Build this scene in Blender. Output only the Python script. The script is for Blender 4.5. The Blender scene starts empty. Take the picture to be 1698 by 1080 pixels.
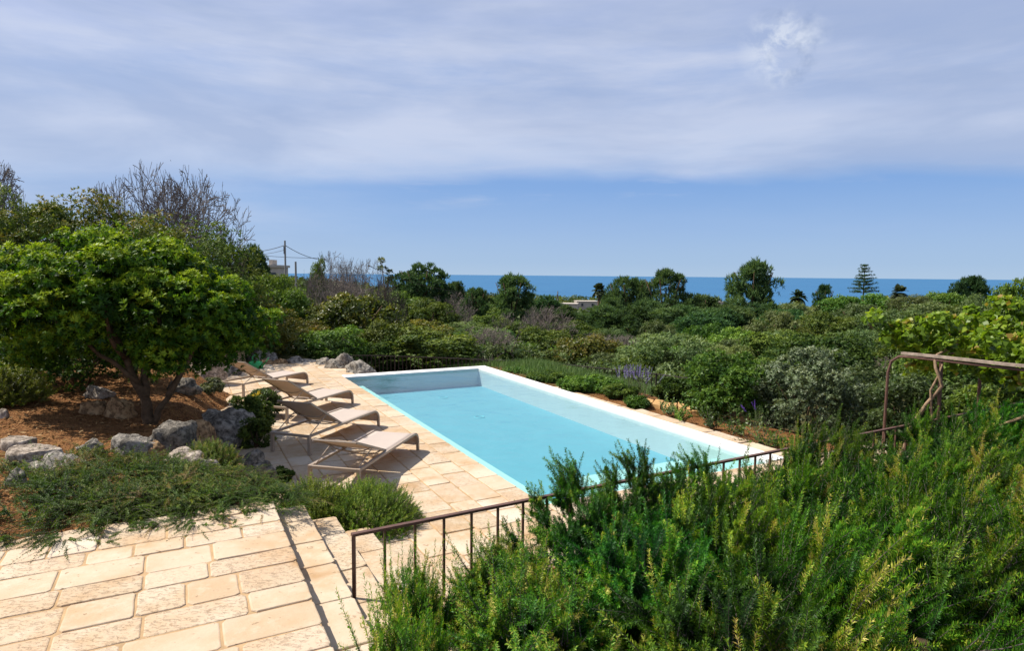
import bpy, bmesh, math, random
import numpy as np
from mathutils import Vector, noise as mnoise
R = math.radians
SC = bpy.context.scene
COL = SC.collection
PI = math.pi

# ------------------------------------------------------------------ camera model
F, H, PITCH, ROLL = 1040.0, 2.6, math.atan(84 / 1040.0), 8 / 900.0
def ray(x, y):
    u = (x - 849) / F; v = (540 - y) / F
    c, s = math.cos(ROLL), math.sin(ROLL)
    u, v = u * c - v * s, u * s + v * c
    return u, math.cos(PITCH) + v * math.sin(PITCH), -math.sin(PITCH) + v * math.cos(PITCH)
def at(x, y, z=0.0):                       # surveyed spot on the level z
    a, b, c = ray(x, y); t = (z - H) / c
    return Vector((a * t, b * t, z))
def far(x, d):                             # bearing x at distance d
    a, b, c = ray(x, 480); t = d / b
    return a * t, d
def hz(x, y, d):                           # height seen at bearing x, row y, distance d
    a, b, c = ray(x, y); return H + c * d / b
ES = (0.8837, 0.468); EL = (0.468, -0.8837)
def W(p, q): return (p * ES[0] + q * EL[0], p * ES[1] + q * EL[1])
def PQ(x, y): return (x * ES[0] + y * ES[1], x * EL[0] + y * EL[1])

# ------------------------------------------------------------------ object helpers
def tag(o, label=None, cat=None, group=None, kind=None):
    if label: o['label'] = label
    if cat: o['category'] = cat
    if group: o['group'] = group
    if kind: o['kind'] = kind
    return o
def empty(name, loc=(0, 0, 0), rz=0.0, label=None, cat=None, group=None):
    o = bpy.data.objects.new(name, None); COL.objects.link(o)
    o.location = loc; o.rotation_euler = (0, 0, rz); o.empty_display_size = 0.2
    return tag(o, label, cat, group)
def link(name, me, parent=None, loc=(0, 0, 0), rz=0.0, sc=None):
    o = bpy.data.objects.new(name, me); COL.objects.link(o)
    o.location = loc; o.rotation_euler = (0, 0, rz)
    if sc is not None: o.scale = sc if hasattr(sc, '__len__') else (sc, sc, sc)
    if parent: o.parent = parent
    return o
def copy_tree(o, parent=None):
    c = o.copy(); COL.objects.link(c)
    if parent is not None: c.parent = parent
    for ch in list(o.children): copy_tree(ch, c)
    return c

class MB:                                  # plain polygon builder
    def __init__(s): s.v = []; s.f = []; s.m = []; s.t = []
    def add(s, vs, fs, m=0, t=0.5):
        b = len(s.v); s.v += [tuple(v) for v in vs]
        for f in fs: s.f.append(tuple(i + b for i in f)); s.m.append(m); s.t.append(t)
    def box(s, lo, hi, m=0, t=0.5):
        x0, y0, z0 = lo; x1, y1, z1 = hi
        s.add([(x0,y0,z0),(x1,y0,z0),(x1,y1,z0),(x0,y1,z0),(x0,y0,z1),(x1,y0,z1),(x1,y1,z1),(x0,y1,z1)],
              [(0,3,2,1),(4,5,6,7),(0,1,5,4),(1,2,6,5),(2,3,7,6),(3,0,4,7)], m, t)
    def prism(s, poly, z0, z1, m=0, t=0.5):  # poly counter-clockwise, world xy
        n = len(poly)
        s.add([(x, y, z0) for x, y in poly] + [(x, y, z1) for x, y in poly],
              [tuple(range(n - 1, -1, -1)), tuple(range(n, 2 * n))] + [(i, (i + 1) % n, n + (i + 1) % n, n + i) for i in range(n)], m, t)
    def tube(s, pts, rad, n=6, m=0, caps=True, flat=None, t=0.5):
        P = [Vector(p) for p in pts]; k = len(P)
        if not hasattr(rad, '__len__'): rad = [rad] * k
        vs = []; up = None
        for i in range(k):
            d = (P[min(i + 1, k - 1)] - P[max(i - 1, 0)])
            if d.length < 1e-9: d = Vector((0, 0, 1))
            d.normalize()
            if up is None:
                up = Vector((0, 0, 1)) if abs(d.z) < 0.9 else Vector((1, 0, 0))
            a = d.cross(up)
            if a.length < 1e-6: a = d.cross(Vector((0, 1, 0.1)))
            a.normalize(); b = a.cross(d).normalized(); up = b
            ra, rb = (rad[i], rad[i]) if flat is None else (flat[0], flat[1])
            for j in range(n):
                if n == 4:
                    ca, sa = [(1, 1), (-1, 1), (-1, -1), (1, -1)][j]
                else:
                    ca, sa = math.cos(2 * PI * j / n), math.sin(2 * PI * j / n)
                vs.append(P[i] + a * (ca * ra) + b * (sa * rb))
        fs = []
        for i in range(k - 1):
            for j in range(n):
                j2 = (j + 1) % n
                fs.append((i * n + j, i * n + j2, (i + 1) * n + j2, (i + 1) * n + j))
        if caps:
            fs.append(tuple(range(n - 1, -1, -1))); fs.append(tuple((k - 1) * n + j for j in range(n)))
        s.add(vs, fs, m, t)
    def mesh(s, name, mats, smooth=False, tint=False):
        me = bpy.data.meshes.new(name); me.from_pydata(s.v, [], s.f)
        for m in (mats if isinstance(mats, (list, tuple)) else [mats]): me.materials.append(m)
        me.polygons.foreach_set('material_index', s.m)
        if smooth: me.polygons.foreach_set('use_smooth', [True] * len(s.f))
        if tint:
            a = me.attributes.new('tint', 'FLOAT', 'FACE'); a.data.foreach_set('value', s.t)
        me.update(); return me
    def build(s, name, mats, parent=None, loc=(0, 0, 0), rz=0.0, smooth=False, tint=False):
        return link(name, s.mesh(name, mats, smooth, tint), parent, loc, rz)

def qmesh(name, V, Q, mats, tint=None, mi=None, smooth=False):
    V = np.asarray(V, np.float32).reshape(-1, 3); Q = np.asarray(Q, np.int32).reshape(-1, 4)
    me = bpy.data.meshes.new(name)
    me.vertices.add(len(V)); me.vertices.foreach_set('co', V.ravel())
    me.loops.add(len(Q) * 4); me.loops.foreach_set('vertex_index', Q.ravel())
    me.polygons.add(len(Q)); me.polygons.foreach_set('loop_start', np.arange(0, len(Q) * 4, 4, dtype=np.int32))
    for m in (mats if isinstance(mats, (list, tuple)) else [mats]): me.materials.append(m)
    if mi is not None: me.polygons.foreach_set('material_index', np.asarray(mi, np.int32))
    if tint is not None:
        a = me.attributes.new('tint', 'FLOAT', 'FACE'); a.data.foreach_set('value', np.asarray(tint, np.float32))
    if smooth: me.polygons.foreach_set('use_smooth', np.ones(len(Q), bool))
    me.update(calc_edges=True); me.validate()
    return me

# ------------------------------------------------------------------ materials
EXPOSURE = 0.66
def lin(c): return tuple((v / 255 / 12.92) if v <= 10 else ((v / 255 + 0.055) / 1.055) ** 2.4 for v in c)
class NT:
    def __init__(s, name, world=False):
        if world:
            s.m = bpy.data.worlds.new(name)
        else:
            s.m = bpy.data.materials.new(name)
        s.m.use_nodes = True; s.t = s.m.node_tree; s.t.nodes.clear()
    def n(s, typ, **kw):
        nd = s.t.nodes.new(typ)
        for k, v in kw.items():
            if k.startswith('i_'):
                key = k[2:]
                key = int(key) if key.isdigit() else key.replace('_', ' ')
                nd.inputs[key].default_value = v
            else: setattr(nd, k, v)
        return nd
    def l(s, a, b): s.t.links.new(a, b)
    def ramp(s, fac, stops, interp='LINEAR'):
        r = s.n('ShaderNodeValToRGB'); r.color_ramp.interpolation = interp
        e = r.color_ramp.elements
        while len(e) < len(stops): e.new(0.5)
        for el, (p, c) in zip(e, stops):
            el.position = p
            el.color = (c, c, c, 1) if not hasattr(c, '__len__') else (*c, 1)
        if fac is not None: s.l(fac, r.inputs[0])
        return r.outputs[0]
    def mix(s, f, a, b, typ='MIX'):
        m = s.n('ShaderNodeMix', data_type='RGBA', blend_type=typ)
        for v, i in ((f, 0), (a, 6), (b, 7)):
            if isinstance(v, (int, float)): m.inputs[i].default_value = v
            elif isinstance(v, tuple): m.inputs[i].default_value = (*v, 1)
            else: s.l(v, m.inputs[i])
        return m.outputs[2]
    def math(s, op, a, b=None, c=None, clamp=False):
        m = s.n('ShaderNodeMath', operation=op, use_clamp=clamp)
        for i, v in enumerate((a, b, c)):
            if v is None: continue
            if isinstance(v, (int, float)): m.inputs[i].default_value = v
            else: s.l(v, m.inputs[i])
        return m.outputs[0]
    def noise(s, vec, scale, detail=4, rough=0.55, dist=0.0):
        nd = s.n('ShaderNodeTexNoise', i_Scale=scale, i_Detail=detail, i_Roughness=rough, i_Distortion=dist)
        if vec is not None: s.l(vec, nd.inputs['Vector'])
        return nd.outputs[0]
    def vmul(s, vec, k):
        m = s.n('ShaderNodeVectorMath', operation='MULTIPLY'); s.l(vec, m.inputs[0]); m.inputs[1].default_value = k
        return m.outputs[0]
    def bump(s, h, strength, dist=0.02):
        b = s.n('ShaderNodeBump', i_Strength=strength, i_Distance=dist); s.l(h, b.inputs['Height']); return b.outputs[0]
    def principled(s, col, rough=0.7, spec=0.3, normal=None, metal=0.0):
        p = s.n('ShaderNodeBsdfPrincipled'); p.inputs['Roughness'].default_value = rough if isinstance(rough, (int, float)) else 0.5
        if not isinstance(rough, (int, float)): s.l(rough, p.inputs['Roughness'])
        p.inputs['Specular IOR Level'].default_value = spec; p.inputs['Metallic'].default_value = metal
        if isinstance(col, tuple): p.inputs['Base Color'].default_value = (*col, 1)
        else: s.l(col, p.inputs['Base Color'])
        if normal is not None: s.l(normal, p.inputs['Normal'])
        return p.outputs[0]
    def out(s, sh):
        o = s.n('ShaderNodeOutputMaterial'); s.l(sh, o.inputs[0]); return s.m

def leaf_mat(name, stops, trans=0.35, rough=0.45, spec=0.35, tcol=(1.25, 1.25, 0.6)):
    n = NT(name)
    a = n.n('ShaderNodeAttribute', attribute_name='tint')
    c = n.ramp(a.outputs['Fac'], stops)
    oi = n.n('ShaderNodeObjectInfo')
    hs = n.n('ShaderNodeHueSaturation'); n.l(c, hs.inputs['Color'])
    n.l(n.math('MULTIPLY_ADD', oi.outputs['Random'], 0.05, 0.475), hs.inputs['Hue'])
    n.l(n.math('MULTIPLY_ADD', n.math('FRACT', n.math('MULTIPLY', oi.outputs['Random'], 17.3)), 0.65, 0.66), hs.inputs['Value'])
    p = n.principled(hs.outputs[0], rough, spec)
    tr = n.n('ShaderNodeBsdfTranslucent'); n.l(n.mix(1.0, hs.outputs[0], tcol, 'MULTIPLY'), tr.inputs[0])
    ms = n.n('ShaderNodeMixShader', i_0=trans); n.l(p, ms.inputs[1]); n.l(tr.outputs[0], ms.inputs[2])
    return n.out(ms.outputs[0])

def mat_limestone():
    n = NT('limestone_paving')
    tc = n.n('ShaderNodeTexCoord').outputs['Object']
    at_ = n.n('ShaderNodeAttribute', attribute_name='tint').outputs['Fac']
    base = n.ramp(at_, [(0.0, (0.42, 0.305, 0.185)), (0.35, (0.51, 0.40, 0.275)), (0.7, (0.56, 0.46, 0.335)), (1.0, (0.61, 0.53, 0.42))])
    n1 = n.noise(tc, 2.2, 6, 0.6); n2 = n.noise(tc, 9, 8, 0.65); n3 = n.noise(tc, 45, 4, 0.7)
    c = n.mix(n.ramp(n1, [(0.42, 0.0), (0.70, 0.8)]), base, (0.42, 0.24, 0.10))
    c = n.mix(n.ramp(n2, [(0.5, 0.0), (0.72, 0.6)]), c, (0.60, 0.51, 0.385))
    sc = n.vmul(tc, (1.0, 2.2, 1.0))
    pit = n.noise(sc, 26, 5, 0.7, 0.6); reg = n.noise(tc, 3.1, 3, 0.5)
    slabk = n.ramp(n.math('FRACT', n.math('MULTIPLY', at_, 37.0)), [(.45, .05), (.8, 1.0)])
    pm = n.math('MULTIPLY', n.math('MULTIPLY', slabk, n.ramp(pit, [(0.55, 0.0), (0.60, 1.0)]), n.ramp(reg, [(0.44, 0.0), (0.58, 1.0)])), 1.0)
    c = n.mix(n.math('MULTIPLY', pm, 0.42), c, (0.21, 0.14, 0.075))
    hole = n.ramp(n.noise(n.vmul(tc, (1.0, 1.6, 1.0)), 15.0, 3, 0.6, 0.8), [(0.655, 0.0), (0.69, 0.75)])
    c = n.mix(hole, c, (0.20, 0.115, 0.05)); pm = n.math('MAXIMUM', pm, hole)
    st = n.noise(tc, 1.3, 3, 0.5, 0.3)
    c = n.mix(n.ramp(n.noise(tc, 0.9, 4, 0.6), [(0.4, 0.0), (0.7, 0.45)]), c, (0.52, 0.375, 0.27))
    c = n.mix(n.ramp(st, [(0.62, 0.0), (0.73, 0.85)]), c, (0.33, 0.17, 0.05))
    c = n.mix(n.math('MULTIPLY', n3, 0.25), c, (0.40, 0.30, 0.19))
    h = n.math('SUBTRACT', n.math('ADD', n.math('MULTIPLY', n2, 0.6), n.math('MULTIPLY', n3, 0.35)), n.math('MULTIPLY', pm, 0.9))
    return n.out(n.principled(c, 0.75, 0.25, n.bump(h, 0.55, 0.012)))
def mat_simple(name, col, rough=0.7, spec=0.3, var=0.25, scale=8.0, bump=0.2, bd=0.01, metal=0.0, col2=None):
    n = NT(name); tc = n.n('ShaderNodeTexCoord').outputs['Object']
    a = n.noise(tc, scale, 6, 0.6); b = n.noise(tc, scale * 6, 4, 0.6)
    c2 = col2 if col2 else tuple(v * (1 - var) for v in col)
    c = n.mix(n.ramp(a, [(0.35, 0.0), (0.7, 1.0)]), col, c2)
    h = n.math('ADD', a, n.math('MULTIPLY', b, 0.5))
    return n.out(n.principled(c, rough, spec, n.bump(h, bump, bd) if bump else None, metal))
def mat_rock(name, light, mid, dark, scale=1.0):
    n = NT(name); tc = n.n('ShaderNodeTexCoord').outputs['Object']
    a = n.noise(tc, 3.0 * scale, 8, 0.65, 0.4); b = n.noise(tc, 14 * scale, 8, 0.7, 0.5); d = n.noise(tc, 50 * scale, 4, 0.6)
    c = n.ramp(a, [(0.3, dark), (0.5, mid), (0.68, light)])
    c = n.mix(n.ramp(b, [(0.42, 0.85), (0.56, 0.0)]), c, tuple(v * 0.45 for v in dark))
    c = n.mix(n.ramp(n.noise(tc, 6 * scale, 3, 0.6), [(0.6, 0.0), (0.72, 0.5)]), c, light)
    h = n.math('ADD', n.math('ADD', a, n.math('MULTIPLY', b, 0.8)), n.math('MULTIPLY', d, 0.25))
    return n.out(n.principled(c, 0.9, 0.15, n.bump(h, 0.9, 0.06)))
def mat_ground():
    n = NT('garden_soil'); g = n.n('ShaderNodeNewGeometry').outputs['Position']
    a = n.noise(g, 0.6, 5, 0.6); b = n.noise(g, 7, 8, 0.7); c3 = n.noise(g, 30, 6, 0.7)
    v = n.n('ShaderNodeTexVoronoi', i_Scale=38.0); n.l(g, v.inputs['Vector'])
    c = n.ramp(b, [(0.3, (0.09, 0.035, 0.014)), (0.5, (0.20, 0.085, 0.03)), (0.65, (0.32, 0.16, 0.06)), (0.8, (0.42, 0.26, 0.12))])
    c = n.mix(n.math('MULTIPLY', n.ramp(v.outputs['Color'], [(0.2, 0.0), (0.9, 1.0)]), 0.5), c, (0.40, 0.20, 0.075))
    c = n.mix(n.ramp(c3, [(0.35, 0.6), (0.5, 0.0)]), c, (0.06, 0.025, 0.01))
    x = n.n('ShaderNodeAttribute', attribute_name='dist').outputs['Fac']
    grass = n.ramp(n.noise(g, 1.2, 6, 0.7), [(0.3, (0.035, 0.045, 0.014)), (0.55, (0.09, 0.085, 0.03)), (0.75, (0.20, 0.16, 0.07))])
    c = n.mix(n.ramp(x, [(0.0, 0.0), (1.0, 1.0)]), c, grass)
    h = n.math('ADD', n.math('ADD', b, n.math('MULTIPLY', c3, 0.6)), n.math('MULTIPLY', v.outputs['Distance'], 0.8))
    return n.out(n.principled(c, 0.95, 0.1, n.bump(h, 1.0, 0.05)))
def mat_fabric():
    n = NT('sling_fabric'); tc = n.n('ShaderNodeTexCoord').outputs['Object']
    w = n.n('ShaderNodeTexWave', i_Scale=110.0, i_Distortion=0.3); n.l(tc, w.inputs['Vector'])
    c = n.mix(n.math('MULTIPLY', w.outputs['Fac'], 0.4), (0.63, 0.53, 0.455), (0.54, 0.45, 0.38))
    c = n.mix(n.ramp(n.noise(tc, 5, 4, 0.6), [(0.4, 0.0), (0.8, 0.25)]), c, (0.46, 0.39, 0.34))
    p = n.principled(c, 0.7, 0.3)
    tr = n.n('ShaderNodeBsdfTranslucent'); n.l(n.mix(1.0, c, (0.85, 0.72, 0.5), 'MULTIPLY'), tr.inputs[0])
    ms = n.n('ShaderNodeMixShader', i_0=0.28); n.l(p, ms.inputs[1]); n.l(tr.outputs[0], ms.inputs[2])
    return n.out(ms.outputs[0])
def mat_water():
    n = NT('pool_water'); g = n.n('ShaderNodeNewGeometry').outputs['Position']
    a = n.noise(g, 1.6, 3, 0.5, 0.3); b = n.noise(g, 7, 3, 0.5)
    nm = n.bump(n.math('ADD', a, n.math('MULTIPLY', b, 0.3)), 0.40, 0.05)
    fr = n.n('ShaderNodeFresnel', i_IOR=1.33); n.l(nm, fr.inputs['Normal'])
    tr = n.n('ShaderNodeBsdfTransparent'); tr.inputs[0].default_value = (0.82, 0.955, 0.965, 1)
    gl = n.n('ShaderNodeBsdfGlossy', i_Roughness=0.10); n.l(nm, gl.inputs['Normal'])
    ms = n.n('ShaderNodeMixShader'); n.l(fr.outputs[0], ms.inputs[0]); n.l(tr.outputs[0], ms.inputs[1]); n.l(gl.outputs[0], ms.inputs[2])
    return n.out(ms.outputs[0])
def mat_sea():
    n = NT('sea_water'); g = n.n('ShaderNodeNewGeometry').outputs['Position']
    s = n.vmul(g, (0.004, 0.02, 0.01))
    a = n.noise(s, 1.0, 5, 0.6); w = n.noise(g, 0.15, 4, 0.6)
    c = n.ramp(a, [(0.3, (0.025, 0.105, 0.225)), (0.7, (0.036, 0.138, 0.265))])
    return n.out(n.principled(c, 0.55, 0.12, n.bump(w, 0.6, 1.0)))

M = {}
M['stone'] = mat_limestone()
M['grout'] = mat_simple('grout_mortar', (0.46, 0.305, 0.165), 0.9, 0.1, 0.35, 5, 0.4, 0.02)
M['floor'] = mat_simple('pool_floor_plaster', (0.125, 0.335, 0.41), 0.6, 0.2, 0.05, 2, 0.0, col2=(0.14, 0.36, 0.435))
M['wall'] = mat_simple('pool_wall_plaster', (0.57, 0.595, 0.60), 0.6, 0.2, 0.08, 2, 0.0)
M['ledge'] = mat_simple('pool_ledge_plaster', (0.42, 0.62, 0.58), 0.6, 0.2, 0.08, 2, 0.0)
M['inlet'] = mat_simple('pool_inlet', (0.12, 0.46, 0.54), 0.5, 0.3, 0.05, 2, 0.0)
M['pathsand'] = mat_simple('ochre_path', (0.55, 0.33, 0.14), 0.9, 0.1, 0.4, 6, 0.5, 0.03)
M['coping'] = mat_simple('white_coping', (0.80, 0.78, 0.74), 0.8, 0.2, 0.16, 3, 0.3)
M['water'] = mat_water(); M['sea'] = mat_sea()
M['ground'] = mat_ground()
M['frame'] = mat_simple('taupe_powder_coat', (0.34, 0.265, 0.20), 0.45, 0.4, 0.12, 20, 0.05)
M['fabric'] = mat_fabric()
M['rail'] = mat_simple('rusty_brown_iron', (0.115, 0.055, 0.038), 0.55, 0.4, 0.4, 14, 0.2, 0.004)
M['iron'] = mat_simple('dark_iron', (0.055, 0.040, 0.030), 0.6, 0.35, 0.4, 14, 0.2, 0.004)
M['oldwood'] = mat_simple('weathered_beam', (0.36, 0.28, 0.22), 0.85, 0.15, 0.5, 9, 0.6, 0.01)
M['bark'] = mat_simple('brown_bark', (0.115, 0.075, 0.045), 0.95, 0.1, 0.55, 14, 0.8, 0.02)
M['palebark'] = mat_simple('pale_vine_bark', (0.30, 0.20, 0.125), 0.95, 0.1, 0.5, 16, 0.8, 0.01)
M['twig'] = mat_simple('grey_twigs', (0.22, 0.18, 0.155), 0.95, 0.1, 0.3, 4, 0.0)
M['twigdark'] = mat_simple('dark_twigs', (0.085, 0.068, 0.062), 0.95, 0.1, 0.3, 4, 0.0)
M['white'] = mat_simple('whitewash', (0.78, 0.77, 0.74), 0.85, 0.1, 0.1, 1.0, 0.1)
M['plaster'] = mat_simple('cream_plaster', (0.50, 0.44, 0.37), 0.9, 0.1, 0.2, 1.0, 0.1)
M['polewood'] = mat_simple('grey_pole_wood', (0.30, 0.28, 0.26), 0.9, 0.1, 0.2, 2.0, 0.0)
M['window'] = mat_simple('dark_window', (0.05, 0.06, 0.07), 0.2, 0.5, 0.1, 1.0, 0.0)
M['greenplastic'] = mat_simple('green_plastic', (0.02, 0.33, 0.09), 0.4, 0.5, 0.1, 8, 0.0)
M['potstone'] = mat_simple('tufa_pot', (0.40, 0.30, 0.15), 0.9, 0.1, 0.3, 10, 0.5)
M['rock_grey'] = mat_rock('grey_limestone', (0.58, 0.52, 0.44), (0.35, 0.31, 0.26), (0.16, 0.14, 0.115))
M['rock_dark'] = mat_rock('dark_blue_grey_limestone', (0.44, 0.39, 0.325), (0.24, 0.21, 0.17), (0.10, 0.088, 0.072))
M['rock_pale'] = mat_rock('pale_limestone', (0.66, 0.58, 0.48), (0.48, 0.40, 0.32), (0.26, 0.20, 0.15))
M['rock_warm'] = mat_rock('ochre_limestone', (0.60, 0.43, 0.24), (0.42, 0.26, 0.13), (0.20, 0.11, 0.055))
L = {}
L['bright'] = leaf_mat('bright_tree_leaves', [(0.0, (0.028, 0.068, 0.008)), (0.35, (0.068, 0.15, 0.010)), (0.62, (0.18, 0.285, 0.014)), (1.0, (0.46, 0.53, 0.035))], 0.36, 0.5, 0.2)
L['dark'] = leaf_mat('dark_scrub_leaves', [(0.0, (0.028, 0.054, 0.011)), (0.5, (0.058, 0.105, 0.018)), (1.0, (0.14, 0.185, 0.03))], 0.3, .55, .18)
L['rust'] = leaf_mat('rusty_scrub_leaves', [(0.0, (0.032, 0.060, 0.010)), (0.5, (0.070, 0.112, 0.017)), (.8, (0.145, 0.18, 0.026)), (1.0, (0.22, 0.19, 0.035))], 0.28, .5, .25)
L['olive'] = leaf_mat('olive_grey_leaves', [(0.0, (0.048, 0.080, 0.024)), (0.5, (0.092, 0.140, 0.042)), (1.0, (0.19, 0.235, 0.08))], 0.28, .5, .25)
L['yellow'] = leaf_mat('yellow_green_leaves', [(0.0, (0.035, 0.05, 0.008)), (0.45, (0.09, 0.11, 0.013)), (0.8, (0.17, 0.18, 0.02)), (1.0, (0.24, 0.19, 0.03))], 0.3)
L['mid'] = leaf_mat('mid_green_leaves', [(0.0, (0.034, 0.074, 0.012)), (0.5, (0.076, 0.148, 0.019)), (1.0, (0.17, 0.25, 0.032))], 0.3, .5, .25)
L['lime'] = leaf_mat('lime_leaves', [(0.0, (0.07, 0.12, 0.01)), (0.5, (0.16, 0.25, 0.014)), (0.85, (0.30, 0.38, 0.03)), (1.0, (0.32, 0.20, 0.05))], 0.45)
L['pale'] = leaf_mat('pale_tree_leaves', [(0.0, (0.05, 0.085, 0.03)), (0.5, (0.09, 0.145, 0.045)), (1.0, (0.16, 0.22, 0.08))], 0.4)
L['pine'] = leaf_mat('pine_needles', [(0.0, (0.026, 0.060, 0.026)), (0.5, (0.050, 0.105, 0.040)), (1.0, (0.10, 0.165, 0.055))], 0.32, .6, .15)
L['palmleaf'] = leaf_mat('palm_leaves', [(0.0, (0.02, 0.035, 0.015)), (1.0, (0.06, 0.085, 0.035))], 0.2)
L['silver'] = leaf_mat('silvery_leaves', [(0.0, (0.035, 0.055, 0.022)), (0.45, (0.09, 0.12, 0.055)), (0.75, (0.16, 0.195, 0.095)), (1.0, (0.32, 0.35, 0.22))], 0.25)
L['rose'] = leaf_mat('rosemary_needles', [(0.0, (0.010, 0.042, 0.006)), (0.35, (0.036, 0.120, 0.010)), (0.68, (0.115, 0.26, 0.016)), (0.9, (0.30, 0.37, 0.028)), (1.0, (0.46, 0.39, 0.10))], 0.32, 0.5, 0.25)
L['creep'] = leaf_mat('creeping_rosemary_needles', [(0.0, (0.035, 0.080, 0.012)), (0.5, (0.10, 0.18, 0.022)), (0.85, (0.21, 0.24, 0.05)), (1.0, (0.29, 0.21, 0.09))], 0.33, .55, .2)
L['fresh'] = leaf_mat('fresh_dome_needles', [(0.0, (0.06, 0.12, 0.012)), (0.5, (0.16, 0.24, 0.02)), (1.0, (0.32, 0.35, 0.05))], 0.33, .55, .2)
L['feather'] = leaf_mat('feathery_leaves', [(0.0, (0.06, 0.09, 0.01)), (0.5, (0.15, 0.19, 0.016)), (1.0, (0.28, 0.28, 0.04))], 0.35)
M['purple'] = mat_simple('purple_petals', (0.13, 0.06, 0.33), 0.7, 0.2, 0.3, 30, 0.0)
M['lilac'] = mat_simple('lilac_petals', (0.20, 0.17, 0.33), 0.7, 0.2, 0.3, 30, 0.0)
M['yellowflower'] = mat_simple('yellow_petals', (0.62, 0.46, 0.02), 0.7, 0.2, 0.2, 30, 0.0)

# ------------------------------------------------------------------ leaf geometry
def unit(a): return a / np.maximum(np.linalg.norm(a, axis=-1, keepdims=True), 1e-9)
def rdir(g, n): return unit(g.normal(size=(n, 3)))
def leaf_quads(P, D, N, Ln, Wd):
    P = np.asarray(P); S = unit(np.cross(D, N)); Ln = np.asarray(Ln).reshape(-1, 1); Wd = np.asarray(Wd).reshape(-1, 1)
    mid = P + D * Ln * 0.5 + N * Ln * 0.06
    V = np.stack([P, mid + S * Wd / 2, P + D * Ln, mid - S * Wd / 2], 1)
    return V.reshape(-1, 3), np.arange(len(P) * 4).reshape(-1, 4)
def cat(parts):
    V = []; Q = []; T = []; b = 0
    for v, q, t in parts:
        V.append(v); Q.append(q + b); T.append(t); b += len(v)
    return np.concatenate(V), np.concatenate(Q), np.concatenate(T)
def clumps(g, n, r, shell=(0.55, 0.95), zmin=-0.55):
    d = rdir(g, n * 4); d = d[d[:, 2] > zmin][:n]
    k = g.uniform(shell[0], shell[1], (len(d), 1)) ** 0.7
    return d * k * np.array(r)
def crown(g, r, nc, cr, ros, per, ln, wd, zmin=-0.5, shell=(0.5, 0.95), up=0.45, spread=(0.5, 1.7), centers=None, tj=0.35, topt=0.25):
    """clumped foliage: nc clumps, ros rosettes on each, per leaves in every rosette"""
    C = clumps(g, nc, r, shell, zmin) if centers is None else np.asarray(centers, float)
    nc = len(C); ct = g.uniform(0, 1, nc); crr = g.uniform(cr[0], cr[1], nc)
    k = nc * ros
    u = unit(rdir(g, k) + np.array([0, 0, up]))
    sq = np.array([1.15, 1.15, 0.8])
    P = np.repeat(C, ros, 0) + u * sq * (np.repeat(crr, ros) * g.uniform(0.55, 1.05, k) )[:, None]
    ax = unit(u + 0.35 * rdir(g, k) + np.array([0, 0, 0.3]))
    rt = np.clip(np.repeat(ct, ros) * tj + g.uniform(0, 1, k) * 0.45 + 0.2 * g.normal(size=k) * 0.5 + topt * np.clip(u[:, 2], 0, 1), 0, 1)  # topt lightens upward-facing rosettes: sunlit tops put into the tint
    m = k * per
    A = np.repeat(ax, per, 0); B = unit(np.cross(A, rdir(g, m)))
    an = g.uniform(spread[0], spread[1], m)[:, None]
    D = unit(A * np.cos(an) + B * np.sin(an)); N = unit(A * np.sin(an) - B * np.cos(an) + 0.25 * rdir(g, m))
    V, Q = leaf_quads(np.repeat(P, per, 0), D, N, ln * g.uniform(0.65, 1.2, m), wd * g.uniform(0.7, 1.2, m))
    T = np.clip(np.repeat(rt, per) + g.normal(size=m) * 0.08, 0, 1)
    return V, Q, T
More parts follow.
